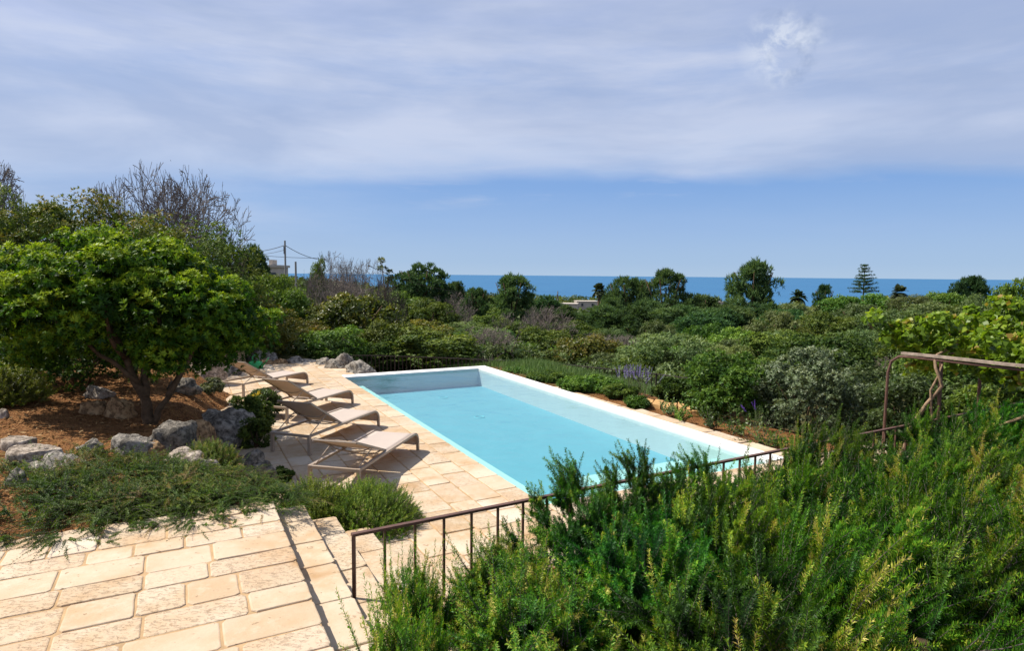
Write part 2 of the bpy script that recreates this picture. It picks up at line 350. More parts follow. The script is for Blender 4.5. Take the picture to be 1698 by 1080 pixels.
def sprigs(g, B, D, ln, bend, per, nl, nw, ztop=None, tt=None, stem=0.004, ang=0.95):
    """needle-clad shoots from bases B along D, bending by the vectors bend"""
    n = len(B); ln = np.asarray(ln).reshape(-1, 1)
    t = np.tile(np.linspace(0.06, 1.0, per), (n, 1)) + g.uniform(-0.02, 0.02, (n, per))
    P = B[:, None] + D[:, None] * (ln * t)[..., None] + bend[:, None] * (ln * t * t)[..., None]
    Tg = unit(D[:, None] + 2 * bend[:, None] * t[..., None])
    ref = unit(np.cross(Tg, rdir(g, n)[:, None])); ref2 = np.cross(Tg, ref)
    ph = (np.arange(per) * 2.4)[None] + g.uniform(0, 6.28, (n, 1)) + g.normal(size=(n, per)) * 0.3
    rad = ref * np.cos(ph)[..., None] + ref2 * np.sin(ph)[..., None]
    a = ang * (1 - 0.3 * np.clip(t, 0, 1) ** 4) + g.normal(size=(n, per)) * 0.15
    ND = unit(Tg * np.cos(a)[..., None] + rad * np.sin(a)[..., None])
    NN = unit(Tg * np.sin(a)[..., None] - rad * np.cos(a)[..., None] + 0.3 * g.normal(size=(n, per, 3)))
    L_ = nl * (1 - 0.25 * np.clip(t, 0, 1) ** 6) * g.uniform(0.75, 1.2, (n, per))
    V, Q = leaf_quads(P.reshape(-1, 3), ND.reshape(-1, 3), NN.reshape(-1, 3), L_.ravel(), np.full(n * per, nw))
    if tt is None: tt = g.uniform(0, 0.8, n)
    T = np.clip(np.repeat(tt, per) + g.normal(size=n * per) * 0.12 + (t.ravel() - 0.5) * 0.15, 0, 1)
    # stems: flat three-segment quads turned twice
    ts = np.linspace(0, 1, 4)[None]
    SP = B[:, None] + D[:, None] * (ln * ts)[..., None] + bend[:, None] * (ln * ts * ts)[..., None]
    sv = []; 
    for w in (unit(np.cross(D, rdir(g, n))),):
        w2 = unit(np.cross(D, w))
        for ww in (w, w2):
            for i in range(3):
                k0 = stem * (1 - i * 0.3); k1 = stem * (1 - (i + 1) * 0.3) + 0.0005
                sv.append(np.stack([SP[:, i] - ww * k0, SP[:, i] + ww * k0, SP[:, i + 1] + ww * k1, SP[:, i + 1] - ww * k1], 1))
    SV = np.concatenate(sv, 0).reshape(-1, 3)
    return V, Q, T, SV
def sprig_mesh(name, g, B, D, ln, bend, per, nl, nw, mat, smat, tt=None, stem=0.004, ang=0.95):
    V, Q, T, SV = sprigs(g, B, D, ln, bend, per, nl, nw, tt=tt, stem=stem, ang=ang)
    f = qmesh(name + '_foliage', V, Q, mat, T)
    s = qmesh(name + '_stem', SV, np.arange(len(SV)).reshape(-1, 4), smat)
    return f, s
def branches(g, start, d, length, rad, depth, segs=5, kids=3, jit=0.25, up=0.1, spread=0.7, shrink=0.68, mb=None, n=5, tips=None, minr=0.004):
    P = [np.array(start, float)]; d = np.array(d, float); d /= np.linalg.norm(d)
    rr = [rad]; dirs = [d]
    for i in range(segs):
        d = d + g.normal(size=3) * jit * 0.5 + np.array([0, 0, up]); d /= np.linalg.norm(d)
        P.append(P[-1] + d * length / segs); rr.append(max(minr, rad * (1 - 0.55 * (i + 1) / segs))); dirs.append(d)
    mb.tube(P, rr, n=n if depth > 1 else 3, caps=False)
    if depth <= 0:
        if tips is not None: tips.append(P[-1])
        return
    for k in range(kids):
        i = max(1, min(segs, int(round(g.uniform(0.45, 1.0) * segs)))) if k else segs
        ax = g.normal(size=3); ax -= ax.dot(dirs[i]) * dirs[i]; ax /= np.linalg.norm(ax)
        nd = dirs[i] + ax * spread * g.uniform(0.6, 1.3)
        branches(g, P[i], nd, length * shrink * g.uniform(0.75, 1.15), max(minr, rr[i] * 0.72), depth - 1, max(3, segs - 1), kids, jit, up, spread, shrink, mb, n, tips, minr)

# ------------------------------------------------------------------ terrain
def sst(a, b, x):
    t = np.clip((x - a) / (b - a), 0, 1); return t * t * (3 - 2 * t)
def hill(X, Y):
    xx = np.where(X < 0, X * 1.25, X * 0.75)
    s = np.maximum(0, Y - 20 + xx)
    z = -1.0 - 43.0 * (1 - np.exp(-0.078 * s / 43.0))
    z = z + 0.045 * np.maximum(0, -X - 3)
    r = X / np.maximum(Y, 5)
    z = z + 7.0 * sst(0.38, 0.62, r) * np.exp(-((Y - 150) / 75.0) ** 2)
    return z + 0.25 * np.sin(X * 0.13 + 1) * np.sin(Y * 0.11)
def ground(X, Y):
    X = np.asarray(X, float); Y = np.asarray(Y, float)
    p = X * ES[0] + Y * ES[1]; q = X * EL[0] + Y * EL[1]
    h0 = hill(X, Y)
    dl = 0.95 - p + 0.12 * np.sin(q * 2.1) + 0.1 * np.sin(q * 4.7 + 1)
    bank = -0.06 + 0.66 * sst(0, 1.25, dl) + 0.07 * np.maximum(0, dl - 1.3) + 0.03 * np.sin(X * 2.3) * np.sin(Y * 2.9)
    g = bank
    fence_fall = -0.07 - 0.26 * np.maximum(0, p - 9.2)
    g = np.where(p > 4.5, fence_fall, g)
    back = np.where(p > 3.5, -0.5 - 0.05 * np.maximum(0, -q - 16), g)
    g = np.where(q < -16.25, g + (np.minimum(back, g) - g) * sst(16.2, 17.2, -q), g)
    bed = -0.06 + 0.28 * sst(-4.45, -4.2, q)
    g = np.where((p > 1.3) & (q > -5.0), np.maximum(bed, np.where(p > 4.5, -0.07, g)), g)
    g = np.where((p > 0.45) & (p < 1.75) & (q > -6.05), -0.1, g)
    g = np.where((p <= 0.45) & (q > -5.7), 0.52, g)
    g = np.where((p > 3.42) & (p < 7.45) & (q > -15.85) & (q < -5.95), -1.2, g)
    out = np.maximum(np.maximum(-7.5 - p, p - 12.3), np.maximum(-20.8 - q, q - 3.0))
    return g + (h0 - g) * sst(0, 5, out)
def gz(x, y): return float(ground(np.array([x]), np.array([y]))[0])

nx = np.arange(-18, 16.01, 0.13); ny = np.arange(-3, 27.01, 0.13)
GX, GY = np.meshgrid(nx, ny); GZ = ground(GX, GY)
gv = np.stack([GX, GY, GZ], -1).reshape(-1, 3)
gi = np.arange(len(nx) * len(ny)).reshape(len(ny), len(nx))
gq = np.stack([gi[:-1, :-1], gi[:-1, 1:], gi[1:, 1:], gi[1:, :-1]], -1).reshape(-1, 4)
me = qmesh('garden_ground', gv, gq, M['ground'], smooth=True)
pp = GX * ES[0] + GY * ES[1]; qq = GX * EL[0] + GY * EL[1]
dd = np.clip(np.maximum(np.maximum(np.maximum((pp - 10.2) / 1.5, np.minimum((pp - 7.7) * 2, (-qq - 11.0) / 2)), (-qq - 18.5) / 2), (-pp - 5) / 3), 0, 1)
a = me.attributes.new('dist', 'FLOAT', 'POINT'); a.data.foreach_set('value', dd.ravel().astype(np.float32))
tag(link('ground', me), kind='structure')
rr_ = 14 * 1.03 ** np.arange(0, 152); aa = np.linspace(R(-85), R(85), 260)
AA, RR = np.meshgrid(aa, rr_); HX = RR * np.sin(AA); HY = RR * np.cos(AA); HZ = hill(HX, HY)
inside = (HX > -17.3) & (HX < 15.3) & (HY < 26.3)
HZ = np.where(inside, HZ - 2.5, HZ - 0.02)
hv = np.stack([HX, HY, HZ], -1).reshape(-1, 3)
hi_ = np.arange(len(aa) * len(rr_)).reshape(len(rr_), len(aa))
hq = np.stack([hi_[:-1, :-1], hi_[1:, :-1], hi_[1:, 1:], hi_[:-1, 1:]], -1).reshape(-1, 4)
hq = hq[:, ::-1]
me = qmesh('hillside', hv, hq, M['ground'], smooth=True)
a = me.attributes.new('dist', 'FLOAT', 'POINT'); a.data.foreach_set('value', np.ones(len(hv), np.float32))
tag(link('hillside', me), kind='structure')
sm = MB()
sr = [700, 1500, 4000, 12000, 60000]; sa = [R(-85 + 170 * i / 48) for i in range(49)]
vs = [(r * math.sin(t), r * math.cos(t), -38.0) for r in sr for t in sa]
fs = [(i * 49 + j, i * 49 + j + 1, (i + 1) * 49 + j + 1, (i + 1) * 49 + j) for i in range(4) for j in range(48)]
sm.add(vs, [f[::-1] for f in fs]); tag(sm.build('sea', M['sea'], smooth=True), kind='structure')

# ------------------------------------------------------------------ paving
def slab(mb, g, p0, p1, q0, q1, z, h=0.09, jit=0.012, bev=0.009):
    """one hand cut slab with worn edges, in the paving grid (p across, q along)"""
    pts = []
    for (a, b) in (((p0, q0), (p1, q0)), ((p1, q0), (p1, q1)), ((p1, q1), (p0, q1)), ((p0, q1), (p0, q0))):
        k = max(3, int(math.hypot(b[0] - a[0], b[1] - a[1]) / 0.09))
        ln_ = math.hypot(b[0] - a[0], b[1] - a[1]); c_ = min(.03, .012 + .02 * g.uniform()) / ln_
        for i in range(k + 1):
            t = c_ + (1 - 2 * c_) * i / k
            pts.append((a[0] + (b[0] - a[0]) * t, a[1] + (b[1] - a[1]) * t))
    cx, cy = (p0 + p1) / 2, (q0 + q1) / 2
    tx, ty = g.normal() * 0.006, g.normal() * 0.006; dz = g.normal() * 0.0025
    ph = g.uniform(0, 9)
    ring = []
    for i, (a, b) in enumerate(pts):
        s = 1 - (jit * (0.35 + 0.9 * abs(mnoise.noise((a * 3.1 + ph, b * 3.1, ph))) + g.uniform(0, 0.35))) / max(0.1, math.hypot(a - cx, b - cy))
        ring.append((cx + (a - cx) * s, cy + (b - cy) * s))
    n = len(ring); V = []
    def zz(a, b): return z + dz + tx * (a - cx) + ty * (b - cy)
    for (k, dzz) in ((1.0, -h), (1.0, -bev * 0.9), (None, -bev * 0.25), ('i', 0.0)):
        for (a, b) in ring:
            r = math.hypot(a - cx, b - cy)
            f = 1.0 if k == 1.0 else (1 - bev * 0.45 / r if k is None else 1 - bev * 1.2 / r)
            aa_, bb_ = cx + (a - cx) * f, cy + (b - cy) * f
            x, y = W(aa_, bb_); V.append((x, y, zz(aa_, bb_) + dzz))
    x, y = W(cx, cy); V.append((x, y, zz(cx, cy) + 0.001))
    Fc = []
    for k in range(3):
        for i in range(n):
            j = (i + 1) % n; Fc.append((k * n + i, (k + 1) * n + i, (k + 1) * n + j, k * n + j))
    for i in range(n): Fc.append((3 * n + i, 4 * n, 3 * n + (i + 1) % n))
    t = float(np.clip(g.normal(0.5, 0.23), 0, 1))
    mb.add(V, Fc, 0, t)
def quadxy(p0, p1, q0, q1):
    return [W(p0, q0), W(p0, q1), W(p1, q1), W(p1, q0)]
g = np.random.default_rng(5)
dk = MB()
def deck_left(q):
    return 0.95 + 0.12 * math.sin(q * 2.1) + 0.1 * math.sin(q * 4.7 + 1)
pe = [3.6, 3.28, 2.93, 2.62, 2.24, 1.93, 1.56, 1.25, 0.93, 0.6, 0.2]
for c in range(len(pe) - 1):
    q = -18.9 + g.uniform(0, 0.3)
    while q < -4.25:
        ln = g.uniform(0.32, 0.70) if c else g.uniform(0.40, 0.75)
        q1 = min(q + ln, -4.25)
        if q1 - q < 0.22: break
        mp = (pe[c] + pe[c + 1]) / 2; mq = (q + q1) / 2
        if mp > deck_left(mq) - 0.35 and not (mp < 1.6 and mq > -5.9):
            slab(dk, g, pe[c + 1], pe[c], q, q1, 0.0)
        q = q1
q = -18.2                                            # the far corner beside the pool's end
for (a, b, c0, d0) in ((3.6, 4.02, -17.3, -16.8), (3.6, 3.95, -16.8, -16.1), (3.6, 3.98, -18.0, -17.3)):
    slab(dk, g, a, b, c0, d0, 0.0)
for c, (q0, q1) in enumerate(((-5.95, -5.5), (-5.5, -5.05), (-5.05, -4.62), (-4.62, -4.25))):   # near end of the pool
    p = 3.6
    while p < 9.2:
        p2 = min(p + g.uniform(0.45, 0.85), 9.4); slab(dk, g, p, p2, q0, q1, 0.0); p = p2
dk.build('pool_deck', M['stone'], tint=True); tag(bpy.context.scene.objects['pool_deck'], kind='structure')
gr = MB()
gr.prism(quadxy(0.75, 3.59, -18.85, -4.27), -0.2, -0.006); gr.prism(quadxy(3.592, 9.35, -5.94, -4.27), -0.2, -0.006)
gr.prism(quadxy(3.592, 3.95, -18.0, -16.08), -0.2, -0.007)
tag(gr.build('deck_bedding', M['grout']), kind='structure')
te = MB(); q = -5.76
rows = [0.23, 0.29, 0.24, 0.32, 0.25, 0.33, 0.26, 0.30, 0.24, 0.33, 0.27, 0.31, 0.28, 0.27, 0.26, 0.3, 0.25, 0.28, 0.3, 0.26, 0.28, 0.3, 0.26, 0.3]
for i, w in enumerate(rows):
    p = 0.675
    first = True
    while p > -6.5:
        p2 = p - g.uniform(0.26, 0.58); slab(te, g, p2, p, q, q + w, 0.6, jit=0.009); p = p2
    q += w
tag(te.build('terrace', M['stone'], tint=True), kind='structure')
gr = MB(); gr.prism(quadxy(-6.5, 0.66, -5.74, 0.8), 0.1, 0.593); tag(gr.build('terrace_bedding', M['grout']), kind='structure')
stp = MB()
for k, (a, b, z) in enumerate(((0.675, 0.968, 0.45), (0.968, 1.25, 0.30), (1.25, 1.56, 0.15))):
    q = -5.93 + 0.03 * k
    while q < 0.6:
        q2 = q + g.uniform(0.38, 0.72); slab(stp, g, a, b, q, q2, z, h=0.16, jit=0.008); q = q2
tag(stp.build('steps', M['stone'], tint=True), kind='structure')

# ------------------------------------------------------------------ swimming pool
P0, P1, Q0, Q1, DEEP = 3.6, 7.25, -15.65, -6.0, -0.46
pool = empty('swimming_pool', (*W(P0, Q1), 0), label='long turquoise swimming pool with white raised rim beside the stone deck', cat='swimming pool')
bx, by = W(P0, Q1)
def rel(p, q): x, y = W(p, q); return (x - bx, y - by)
def pbox(mb, p0, p1, q0, q1, z0, z1):
    mb.prism([rel(p0, q0), rel(p0, q1), rel(p1, q1), rel(p1, q0)], z0, z1)
m = MB(); pbox(m, P0, P1, Q0, Q1, DEEP - 0.2, DEEP); m.build('pool_floor', M['floor'], pool)
m = MB(); pbox(m, P0 - 0.12, P1 + 0.02, Q0 - 0.05, Q0, DEEP - 0.2, -0.004); pbox(m, P1, P1 + 0.05, Q0, Q1, DEEP - 0.2, -0.004)
pbox(m, P0 - 0.1, P1 + 0.05, Q1, Q1 + 0.04, DEEP - 0.2, -0.022); pbox(m, P0 - 0.09, P0, Q0, Q1, DEEP - 0.2, -0.14)
m.build('pool_wall', M['wall'], pool)
m = MB(); pbox(m, P0, P0 + 0.15, Q0 + 1.1, Q1 - 0.002, DEEP, -0.04); m.build('overflow_ledge', M['ledge'], pool)
m = MB(); pbox(m, P0 - 0.02, P1 + 0.36, Q0 - 0.38, Q0 - 0.003, -0.5, 0.012); m.build('coping', M['coping'], pool)
m = MB(); pbox(m, P1 + 0.003, P1 + 0.36, Q0 - 0.002, Q1 + 0.05, -0.5, 0.014); m.build('coping', M['coping'], pool)
for k in range(3):
    m = MB(); pbox(m, P0 + 1.2, P1 - 0.003, Q1 - 0.45 * (k + 1), Q1 - 0.45 * k - 0.003 * (k > 0), DEEP, -0.10 - 0.10 * k); m.build('pool_step', M['ledge'], pool)
m = MB(); m.add([(*rel(P0 - 0.004, Q0 + 0.004), -0.03), (*rel(P0 - 0.004, Q1 - 0.004), -0.03), (*rel(P1 - 0.004, Q1 - 0.004), -0.03), (*rel(P1 - 0.004, Q0 + 0.004), -0.03)], [(0, 1, 2, 3)])
m.build('water', M['water'], pool)
for (px, py) in ((795, 692), (735, 660)):
    c = at(px, py, DEEP + 0.004); m = MB()
    n_ = 20
    vs = [(r * math.cos(2 * PI * i / n_), r * math.sin(2 * PI * i / n_), z) for r, z in ((0.12, 0), (0.11, 0.008), (0.095, 0.008), (0.085, 0)) for i in range(n_)]
    m.add(vs, [(k * n_ + i, k * n_ + (i + 1) % n_, (k + 1) * n_ + (i + 1) % n_, (k + 1) * n_ + i) for k in range(3) for i in range(n_)])
    m.build('floor_inlet', M['inlet'], pool, (c.x - bx, c.y - by, c.z))

# ------------------------------------------------------------------ sun loungers
def make_lounger(angle):
    w, ln, zt = 0.68, 2.0, 0.275
    root = empty('sun_lounger'); hx = 0.85; t = 0.022
    f = MB()
    for s in (-1, 1):
        x = s * (w / 2 - t)
        pts = [(x, 0.0, zt), (x, 0.9, zt), (x, 1.76, zt)]
        for k in range(1, 7):
            a = R(15 * k); pts.append((x, 1.76 + 0.15 * math.sin(a) , zt - 0.15 * (1 - math.cos(a))))
        f.tube(pts, 0.02, 4, flat=(0.02, 0.016))
    f.box((-w / 2 + 0.045, 0.0, zt - 0.02), (w / 2 - 0.045, 0.04, zt + 0.014)); f.box((-w / 2 + 0.045, 1.0, zt - 0.05), (w / 2 - 0.045, 1.03, zt - 0.022))
    fr = f.build('frame', M['frame'], root)
    for s in (-1, 1):
        x = s * (w / 2 - t)
        b = MB(); b.box((x - 0.02, 0.002, 0), (x + 0.02, 0.042, zt - 0.017)); b.build('leg', M['frame'], root)
        b = MB(); b.tube([(x, 1.91, zt - 0.151), (x, 1.915, 0.0)], 0.02, 4, flat=(0.02, 0.018)); b.build('leg', M['frame'], root)
    def sheet(prof, xw, th=0.006):
        mb = MB(); n = len(prof); V = []
        for side in (0, 1):
            for j in range(9):
                u = -1 + 2 * j / 8
                for (y, z, sag) in prof: V.append((u * xw, y, z - sag * (1 - u * u) - side * th))
        Fq = []
        for j in range(8):
            for i in range(n - 1):
                a = j * n + i; Fq.append((a, a + n, a + n + 1, a + 1)); o = 9 * n
                Fq.append((o + a, o + a + 1, o + a + n + 1, o + a + n))
        o = 9 * n
        for i in range(n - 1):
            Fq.append((i, i + 1, o + i + 1, o + i)); b_ = 8 * n + i; Fq.append((b_, o + b_, o + b_ + 1, b_ + 1))
        for j in range(8):
            Fq.append((j * n, o + j * n, o + j * n + n, j * n + n)); e_ = j * n + n - 1; Fq.append((e_, e_ + n, o + e_ + n, o + e_))
        mb.add(V, Fq); return mb
    prof = [(hx + 0.02, zt + 0.004, 0)] + [(hx + 0.02 + (1.76 - hx - 0.02) * k / 6, zt + 0.004, 0.012) for k in range(1, 6)] + [(1.76, zt + 0.004, 0.0)]
    for k in range(1, 6):
        a = R(15 * k); prof.append((1.76 + 0.152 * math.sin(a), zt + 0.004 - 0.152 * (1 - math.cos(a)), 0))
    prof += [(1.912, zt - 0.15, 0), (1.905, zt - 0.19, 0)]
    sheet(prof, w / 2 - 0.045).build('seat_sling', M['fabric'], root, smooth=True)
    ca, sa = math.cos(angle), math.sin(angle); bl = 0.86
    def bp(s, dz=0.0): return (hx - s * ca - dz * sa, zt + 0.012 + s * sa - dz * ca)
    b = MB()
    for s in (-1, 1):
        x = s * (w / 2 - 0.055); y0, z0 = bp(0); y1, z1 = bp(bl); b.tube([(x, y0, z0), (x, y1, z1)], 0.012, 4, flat=(0.012, 0.014))
    y1, z1 = bp(bl); b.tube([(-w / 2 + 0.055, y1, z1), (w / 2 - 0.055, y1, z1)], 0.011, 6)
    for sp in (0.12, 0.45):                    # bowed cross bars under the sling
        b.tube([(u * (w / 2 - 0.055), bp(sp, 0.075 * (1 - u ** 4))[0], bp(sp, 0.075 * (1 - u ** 4))[1]) for u in (-1, -.9, -.7, -.35, 0, .35, .7, .9, 1)], 0.009, 6)
    bk = b.build('backrest', M['frame'], root)
    pr = [(bp(bl * k / 8)[0], bp(bl * k / 8)[1] + 0.008, 0.025 * math.sin(PI * k / 8)) for k in range(9)]
    sheet(pr[::-1], w / 2 - 0.06).build('backrest_sling', M['fabric'], bk, smooth=True)
    for s in (-1, 1):
        x = s * (w / 2 - 0.055); y0, z0 = bp(0.42); b = MB(); b.tube([(x, y0, z0 - 0.01), (x + s * 0.0, 0.09, zt + 0.01)], 0.007, 6); b.build('strut', M['frame'], root)
    return root
LG = [((1.80, -7.23), 49.2, 21, 'taupe sun lounger nearest the clump of green rosemary by the steps'),
      ((1.56, -9.08), 43.5, 31, 'second taupe sun lounger from the steps, directly behind the nearest one'),
      ((1.56, -11.20), 41.0, 31, 'third taupe sun lounger from the steps, before the one standing apart'),
      ((1.10, -14.02), 38.0, 30, 'taupe sun lounger standing apart by the rocks at the far deck end')]
for (pr, ang, back, lab) in LG:
    o = make_lounger(R(back))
    dp, dq = math.cos(R(ang)), -math.sin(R(ang)); dx, dy = W(dp, dq)
    rx, ry = W(*pr)                            # rear right corner; root sits at the rear centre
    lx, ly = -dy, dx
    o.location = (rx + lx * 0.33, ry + ly * 0.33, 0.002); o.rotation_euler.z = math.atan2(dy, dx) - PI / 2
    tag(o, lab, 'sun lounger', 'sun loungers on the pool deck')

# ------------------------------------------------------------------ handrail, fence, pergola
QR = -4.3
hx_, hy_ = W(1.03, QR)
hr = empty('handrail', (hx_, hy_, 0.3), label='brown iron handrail with thin upright bars beside the rosemary hedge', cat='handrail')
def rw(p, z): x, y = W(p, QR - 0.03 * (p - 1.03)); return (x - hx_, y - hy_, z - 0.3)
m = MB(); m.tube([rw(1.015, 0.765), rw(4.0, 0.765), rw(7.5, 0.765), rw(11.6, 0.765)], 0.02, 4, flat=(0.019, 0.010)); m.build('top_rail', M['rail'], hr)
m = MB(); m.tube([rw(1.03, 0.30), rw(1.03, 0.752)], 0.012, 4, flat=(0.012, 0.012)); m.build('post', M['rail'], hr)
p = 1.255
bar = MB(); bar.tube([(0, 0, -0.15), (0, 0, 0.452)], 0.008, 4, flat=(0.0085, 0.0085)); bm_ = bar.mesh('baluster', M['rail'])
while p < 11.4:
    x, y, z = rw(p, 0.3); link('baluster', bm_, hr, (x, y, 0.0), math.atan2(ES[1], ES[0])); p += 0.232
fp = [(4.3, -20.9), (5.6, -20.3), (7.5, -18.8), (9.32, -17.12), (10.4, -15.7), (11.17, -14.04), (11.6, -13.2), (11.9, -12.2), (12.1, -11.2)]
fw = [Vector((*W(*c), -0.1)) for c in fp]
fe = empty('garden_fence', (fw[3].x, fw[3].y, -1.15), label='dark iron bar fence running across the slope behind the pool', cat='fence')
fo = fw[3].copy(); fo.z = -1.15
m = MB(); m.tube([v - fo for v in fw], 0.018, 4, flat=(0.018, 0.012)); m.build('top_rail', M['iron'], fe)
m = MB(); m.tube([v - fo - Vector((0, 0, 0.92)) for v in fw], 0.014, 4, flat=(0.014, 0.01)); m.build('bottom_rail', M['iron'], fe)
bar = MB(); bar.tube([(0, 0, -0.92), (0, 0, -0.012)], 0.008, 4, flat=(0.011, 0.011)); bm_ = bar.mesh('fence_bar', M['iron'])
pst = MB(); pst.tube([(0, 0, -1.3), (0, 0, 0.03)], 0.02, 4, flat=(0.02, 0.02)); pm_ = pst.mesh('post', M['iron'])
tot = sum((fw[i + 1] - fw[i]).length for i in range(len(fw) - 1)); nb = 96
for k in range(nb + 1):
    s = tot * k / nb
    for i in range(len(fw) - 1):
        l_ = (fw[i + 1] - fw[i]).length
        if s <= l_ + 1e-6: c = fw[i].lerp(fw[i + 1], s / l_); break
        s -= l_
    link('post' if k % 16 == 0 else 'fence_bar', pm_ if k % 16 == 0 else bm_, fe, c - fo)

ZB = 1.575; cx_, cy_ = W(8.67, -5.08)
pg = empty('pergola', (cx_, cy_, gz(cx_, cy_)), label='weathered pergola beam on thin brown iron posts above the rosemary', cat='pergola')
po = Vector(pg.location)
def pw(p, q, z): x, y = W(p, q); return Vector((x, y, z)) - po
m = MB(); pts = []; g = np.random.default_rng(3)
for i in range(14):
    q = -5.02 + i * 0.42; pts.append(pw(8.67 + g.normal() * 0.006, q, ZB + 0.018 + g.normal() * 0.004))
m.tube(pts, 0.03, 4, flat=(0.030, 0.017)); m.build('beam', M['oldwood'], pg)
m = MB(); m.tube([pw(8.6, -5.16, 0.0), pw(8.62, -5.16, 1.30), pw(8.635, -5.13, 1.46), pw(8.655, -5.04, 1.535), pw(8.67, -4.9, 1.545), pw(8.67, 0.3, 1.545)], 0.019, 8); m.build('post', M['rail'], pg)
m = MB(); m.tube([pw(8.72, -4.52, 0.0), pw(8.69, -4.52, 1.53)], 0.024, 8); m.build('post', M['rail'], pg)
m = MB(); m.tube([pw(8.67, -3.4, 0.0), pw(8.67, -3.4, 1.53)], 0.024, 8); m.build('post', M['rail'], pg)
m = MB(); m.tube([pw(10.9, -5.1, -0.2), pw(10.9, -5.1, 1.5)], 0.024, 8); m.build('post', M['rail'], pg)
m = MB(); m.tube([pw(8.67, -4.85, 1.545), pw(11.2, -5.0, 1.53)], 0.015, 6); m.build('cross_bar', M['rail'], pg)
m = MB(); m.tube([pw(8.67, -3.4, 1.525), pw(11.2, -3.4, 1.53)], 0.015, 6); m.build('cross_bar', M['rail'], pg)

# ------------------------------------------------------------------ rocks
def ong(px, py):                            # where the sight line meets the ground
    a, b, c = ray(px, py); t0 = 2.0
    for k in range(4000):
        t = 2.0 + k * 0.01
        if H + c * t <= max(gz(a * t, b * t), -0.0 if False else -9): return Vector((a * t, b * t, gz(a * t, b * t)))
    return Vector((a * 40, b * 40, gz(a * 40, b * 40)))
def rock(px, py, wpx, hpx, mat, label, seed, depth=0.8, rough=0.28, flat=False, sub=4, tilt=0.0, loc=None, grp=None):
    c = ong(px, py) if loc is None else Vector(loc); wpx *= .94; hpx *= .94
    d = c.y
    w = wpx * d / F; h = hpx * d / F
    dep = w * depth
    bm = bmesh.new(); bmesh.ops.create_icosphere(bm, subdivisions=sub, radius=1.0)
    o1 = Vector((seed * 3.7, seed * 1.3, seed * 7.1))
    for v in bm.verts:
        n = v.co.normalized()
        k = 1 + rough * 1.2 * mnoise.noise(n * 1.1 + o1) + rough * 0.75 * mnoise.noise(n * 2.6 + o1)
        rg = 1 - abs(mnoise.noise(n * 3.4 + o1 * 2)); k += rough * 0.4 * (rg - 0.6)
        k += rough * 0.28 * mnoise.noise(n * 8 + o1) + rough * 0.15 * mnoise.noise(n * 17 + o1)
        q = n * k
        # facets: cut by a few planes
        for j in range(5):
            pn = Vector((math.sin(seed * 2.1 + j * 2.4), math.cos(seed * 1.7 + j * 1.9), 0.35 * math.sin(j * 1.3 + seed))).normalized()
            e = q.dot(pn) - 0.74
            if e > 0: q = q - pn * e * 0.75
        if flat: q.z = max(min(q.z, 0.42 + 0.05 * mnoise.noise(n * 5 + o1)), -1)
        v.co = q
    zs = [v.co.z for v in bm.verts]; zt = max(zs)
    for v in bm.verts:
        v.co.x *= w * 0.5 / 0.92; v.co.y *= dep * 0.5; v.co.z = v.co.z * (h * 0.92 / zt) * (1 if v.co.z > 0 else 0.6)
        v.co.z += tilt * v.co.x
    me = bpy.data.meshes.new('rock'); bm.to_mesh(me); bm.free(); me.materials.append(M[mat])
    for pl in me.polygons: pl.use_smooth = True
    o = link('boulder' if wpx > 60 else 'rock', me, None, (c.x, c.y + dep * 0.3, c.z), 0.0)
    return tag(o, label, 'rock', grp)
